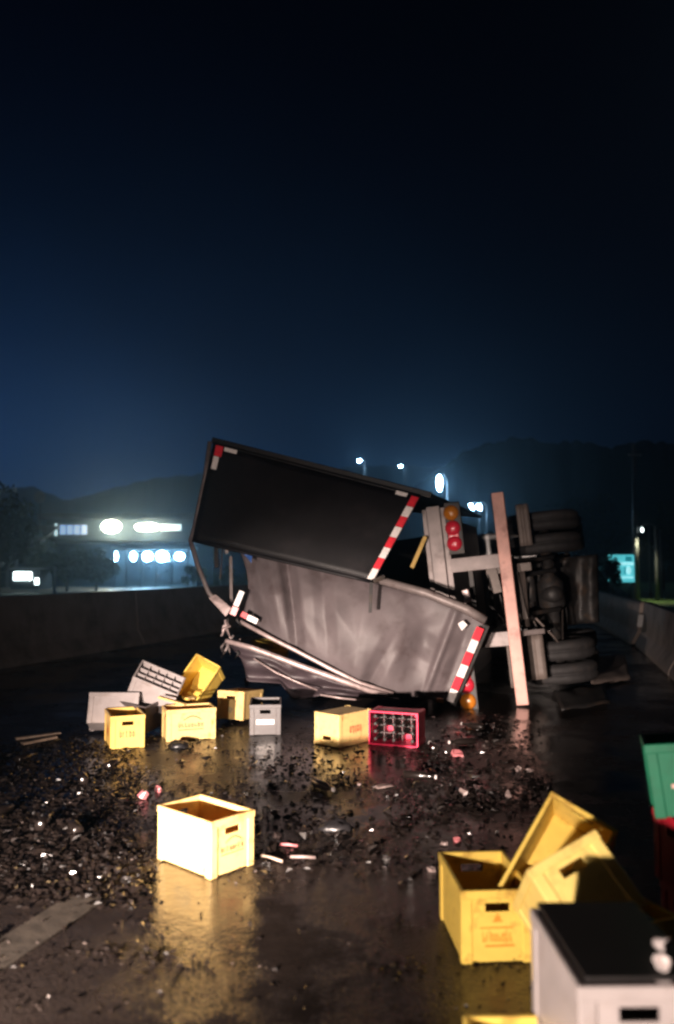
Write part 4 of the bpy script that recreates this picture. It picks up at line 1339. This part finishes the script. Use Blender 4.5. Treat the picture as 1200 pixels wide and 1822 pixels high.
# scraps on the cream crate
c = G(320, 1262, 0) * 0 + P(320, 1246, 7.85)
m = bar_mesh(P(284, 1240, 7.74), P(330, 1254, 7.62), 0.05, 0.02, Vector((0, 0, 1)), 0.004)
tag(obj('broken_board', m, M['cream']), 'broken cream board lying across the cream crate with arched print', 'board')
o = obj('crate_fragment', chip_mesh(3, 0.06, 0.2), M['cream'])
o.location = P(340, 1243, 7.85)
tag(o, 'small cream fragment on top of the cream crate with arched print', 'fragment')
def lump(name, px, py, r, mat, label, cat, sq=0.6, seed=0):
    m = lathe_mesh([(0.05, 0.0), (0.9, 0.02), (1, 0.25), (0.8, 0.6), (0.45, 0.85), (0.08, 0.95)], 16)
    for v in m.vertices:
        n_ = 1 + 0.45 * noise.noise(v.co * 2.2 + Vector((seed, 0, 0)))
        v.co = Vector((v.co.x * n_ * r, v.co.y * n_ * r * 0.8, v.co.z * n_ * r * sq))
    o = obj(name, m, mat)
    o.location = G(px, py)
    return tag(o, label, cat)
lump('plastic_bag', 600, 1478, 0.10, M['black_rag'], 'black crumpled bag in the middle of the wet road', 'bag', 0.7, 1)
lump('rag', 318, 1330, 0.10, M['black_rag'], 'dark rag at the foot of the cream crate with arched print', 'rag', 0.6, 2)
lump('rag', 945, 1690, 0.06, M['chassis'], 'brownish rag against the upright yellow crate', 'rag', 1.6, 5)
# bottles
def bottle(px, py, yaw, label, group, upright=False, z=None, mat=None, cap=True, band=False):
    e = empty('beer_bottle')
    tag(e, label, 'bottle', group)
    prof = [(0.028, 0), (0.032, 0.004), (0.0325, 0.13), (0.030, 0.15), (0.018, 0.185), (0.0135, 0.205), (0.013, 0.238), (0.0145, 0.242), (0.0145, 0.25)]
    obj('body', cached(('bottle',), lambda: lathe_mesh(prof, 16)), mat or M['glass_brown'], e)
    if band:
        obj('label_band', cached(('blabel',), lambda: lathe_mesh([(0.0328, 0.04), (0.0331, 0.042), (0.0331, 0.105), (0.0328, 0.107)], 16)), M['scrap'], e)
    if cap:
        obj('cap', cached(('bcap',), lambda: lathe_mesh([(0.0165, 0.243), (0.0168, 0.246), (0.0155, 0.256), (0.01, 0.258)], 14)), M['white_cap'], e)
    p = G(px, py) if z is None else G(px, py, z)
    if upright:
        e.location = p
    else:
        e.location = p + Vector((0, 0, 0.035))
        e.rotation_euler = (math.pi / 2, 0, yaw)
    return e
rb = random.Random(11)
bl_spots = [(30, 1360), (150, 1398), (20, 1445), (190, 1372), (70, 1480), (140, 1490)]
for px, py in bl_spots:
    bottle(px, py, rb.uniform(0, 6.28), 'brown bottle lying among the glass shards at the left', 'bottles among the shards', cap=False)
for px, py in ((720, 1385), (775, 1340), (860, 1300), (845, 1325), (560, 1400)):
    bottle(px, py, rb.uniform(0, 6.28), 'brown bottle lying on the wet road in front of the truck', 'bottles before the truck')
bpy.context.view_layer.update()
for i, j in crim_bottles:
    e = bottle(0, 0, 0, 'brown bottle still standing in a pocket of the crimson crate', 'bottles in the crimson crate', True, cap=True)
    for ch in e.children:
        if ch.name.startswith('cap'):
            ch.material_slots[0].link = 'OBJECT'
            ch.material_slots[0].material = M['chassis']
    e.matrix_world = crim.matrix_world @ Matrix.Translation((-CL / 2 + 0.015 + (CL - 0.03) * (i + 0.5) / 5, -CW / 2 + 0.015 + (CW - 0.03) * (j + 0.5) / 4, 0.0155))
# black lid lying on the grey crate, two crumpled white cups on it
lid = obj('black_board', box_mesh(-CL / 2 + 0.02, CL / 2 + 0.012, -CW / 2 - 0.012, CW / 2 - 0.018, 0, 0.012, 0.003), M['lid'])
lid.location = Vector((cd.x, cd.y, 2 * CH + 0.004)) + Vector((CW / 2, CL / 2, 0))
lid.rotation_euler = (0, 0, R(91))
tag(lid, 'flat black board covering the grey crate at the bottom right', 'board')
for i, (px, py, yw) in enumerate(((1166, 1688, 0.6), (1184, 1716, -0.5))):
    m = lathe_mesh([(0.012, 0.0), (0.018, 0.002), (0.022, 0.03), (0.025, 0.055), (0.026, 0.058), (0.021, 0.054), (0.016, 0.006)], 16)
    for v in m.vertices:
        v.co *= 0.75 + 0.22 * noise.noise(v.co * 40 + Vector((i * 3, 0, 0)))
    o = obj('paper_cup', m, M['white_cap'])
    o.location = G(px, py, 2 * CH + 0.02) + Vector((0, 0, 0.016))
    o.rotation_euler = (R(82), 0, yw)
    tag(o, ('farther' if i == 0 else 'nearer') + ' white crumpled cup on the black board at the bottom right', 'cup', 'cups on the black board')

# ------------------------------------------------------------------ broken glass: uncountable
def shards(name, spots, mats, label, seed):
    rn = random.Random(seed)
    v, f = [], []
    for (n, region, smin, smax) in spots:
        x0, x1, y0, y1 = region
        cents = [(rn.uniform(x0, x1), rn.uniform(y0, y1), rn.uniform(12, 60)) for _ in range(max(3, n // 60))]
        for k in range(n):
            if rn.random() < 0.6:
                cx, cy_, sg_ = rn.choice(cents)
                px, py = rn.gauss(cx, sg_), rn.gauss(cy_, sg_ * 0.35)
                if not (x0 - 40 < px < x1 + 40 and y0 - 20 < py < y1 + 20):
                    continue
            else:
                px, py = rn.uniform(x0, x1), rn.uniform(y0, y1)
            c = G(px, max(py, 1120))
            s = rn.uniform(smin, smax) * (1.7 if rn.random() < 0.10 else 1)
            rot = Matrix.Rotation(rn.uniform(0, 6.28), 3, 'Z') @ Matrix.Rotation(rn.gauss(0, 0.45), 3, 'X')
            pts = [Vector((-s, -s * rn.uniform(0.2, 0.6), 0)), Vector((s * rn.uniform(0.4, 1), -s * 0.3, 0)), Vector((s * rn.uniform(-0.4, 0.6), s * rn.uniform(0.4, 0.9), 0)), Vector((0, 0, s * rn.uniform(0.12, 0.45)))]
            pts = [rot @ p for p in pts]
            dz = 0.001 - min(p.z for p in pts)
            i = len(v)
            v += [c + p + Vector((0, 0, dz)) for p in pts]
            f += [(i, i + 1, i + 2), (i, i + 1, i + 3), (i + 1, i + 2, i + 3), (i + 2, i, i + 3)]
    m = mesh(name, v, f)
    o = obj(name, m, mats)
    kind(o, 'stuff')
    o['label'] = label
    return o
shards('broken_glass', [(7500, (-60, 250, 1325, 1600), 0.008, 0.028), (260, (-20, 300, 1620, 1815), 0.008, 0.020),
                        (1500, (430, 960, 1330, 1560), 0.010, 0.034), (260, (300, 1000, 1560, 1815), 0.008, 0.018), (900, (760, 960, 1270, 1440), 0.012, 0.034),
                        (400, (230, 640, 1330, 1420), 0.010, 0.030), (400, (100, 700, 1290, 1340), 0.01, 0.030)], M['glass_brown'], 'brown broken glass strewn over the wet road', 21)
shards('label_glint_bits', [(170, (-60, 250, 1330, 1600), 0.007, 0.018), (16, (0, 300, 1640, 1800), 0.006, 0.012), (70, (430, 960, 1330, 1560), 0.007, 0.016),
                           (22, (300, 960, 1560, 1800), 0.005, 0.010), (100, (760, 920, 1270, 1400), 0.01, 0.022), (50, (200, 640, 1300, 1420), 0.008, 0.018)], M['fragment'], 'tiny label scraps coloured pale as glass glints, strewn over the wet road', 22)

# ------------------------------------------------------------------ night haze
hz = bpy.data.materials.new('haze')
hz.use_nodes = True
nt = hz.node_tree
for n in list(nt.nodes):
    nt.nodes.remove(n)
ov = nt.nodes.new('ShaderNodeOutputMaterial')
pv = nt.nodes.new('ShaderNodeVolumePrincipled')
pv.inputs['Color'].default_value = (0.62, 0.84, 1.0, 1)
pv.inputs['Density'].default_value = 0.002
pv.inputs['Anisotropy'].default_value = 0.82
nt.links.new(pv.outputs['Volume'], ov.inputs['Volume'])
ho = obj('haze', box_mesh(-1600, 1600, -80, 1600, -1.2, 90), hz)
kind(ho, 'stuff')
ho['label'] = 'thin damp night haze over the whole scene'
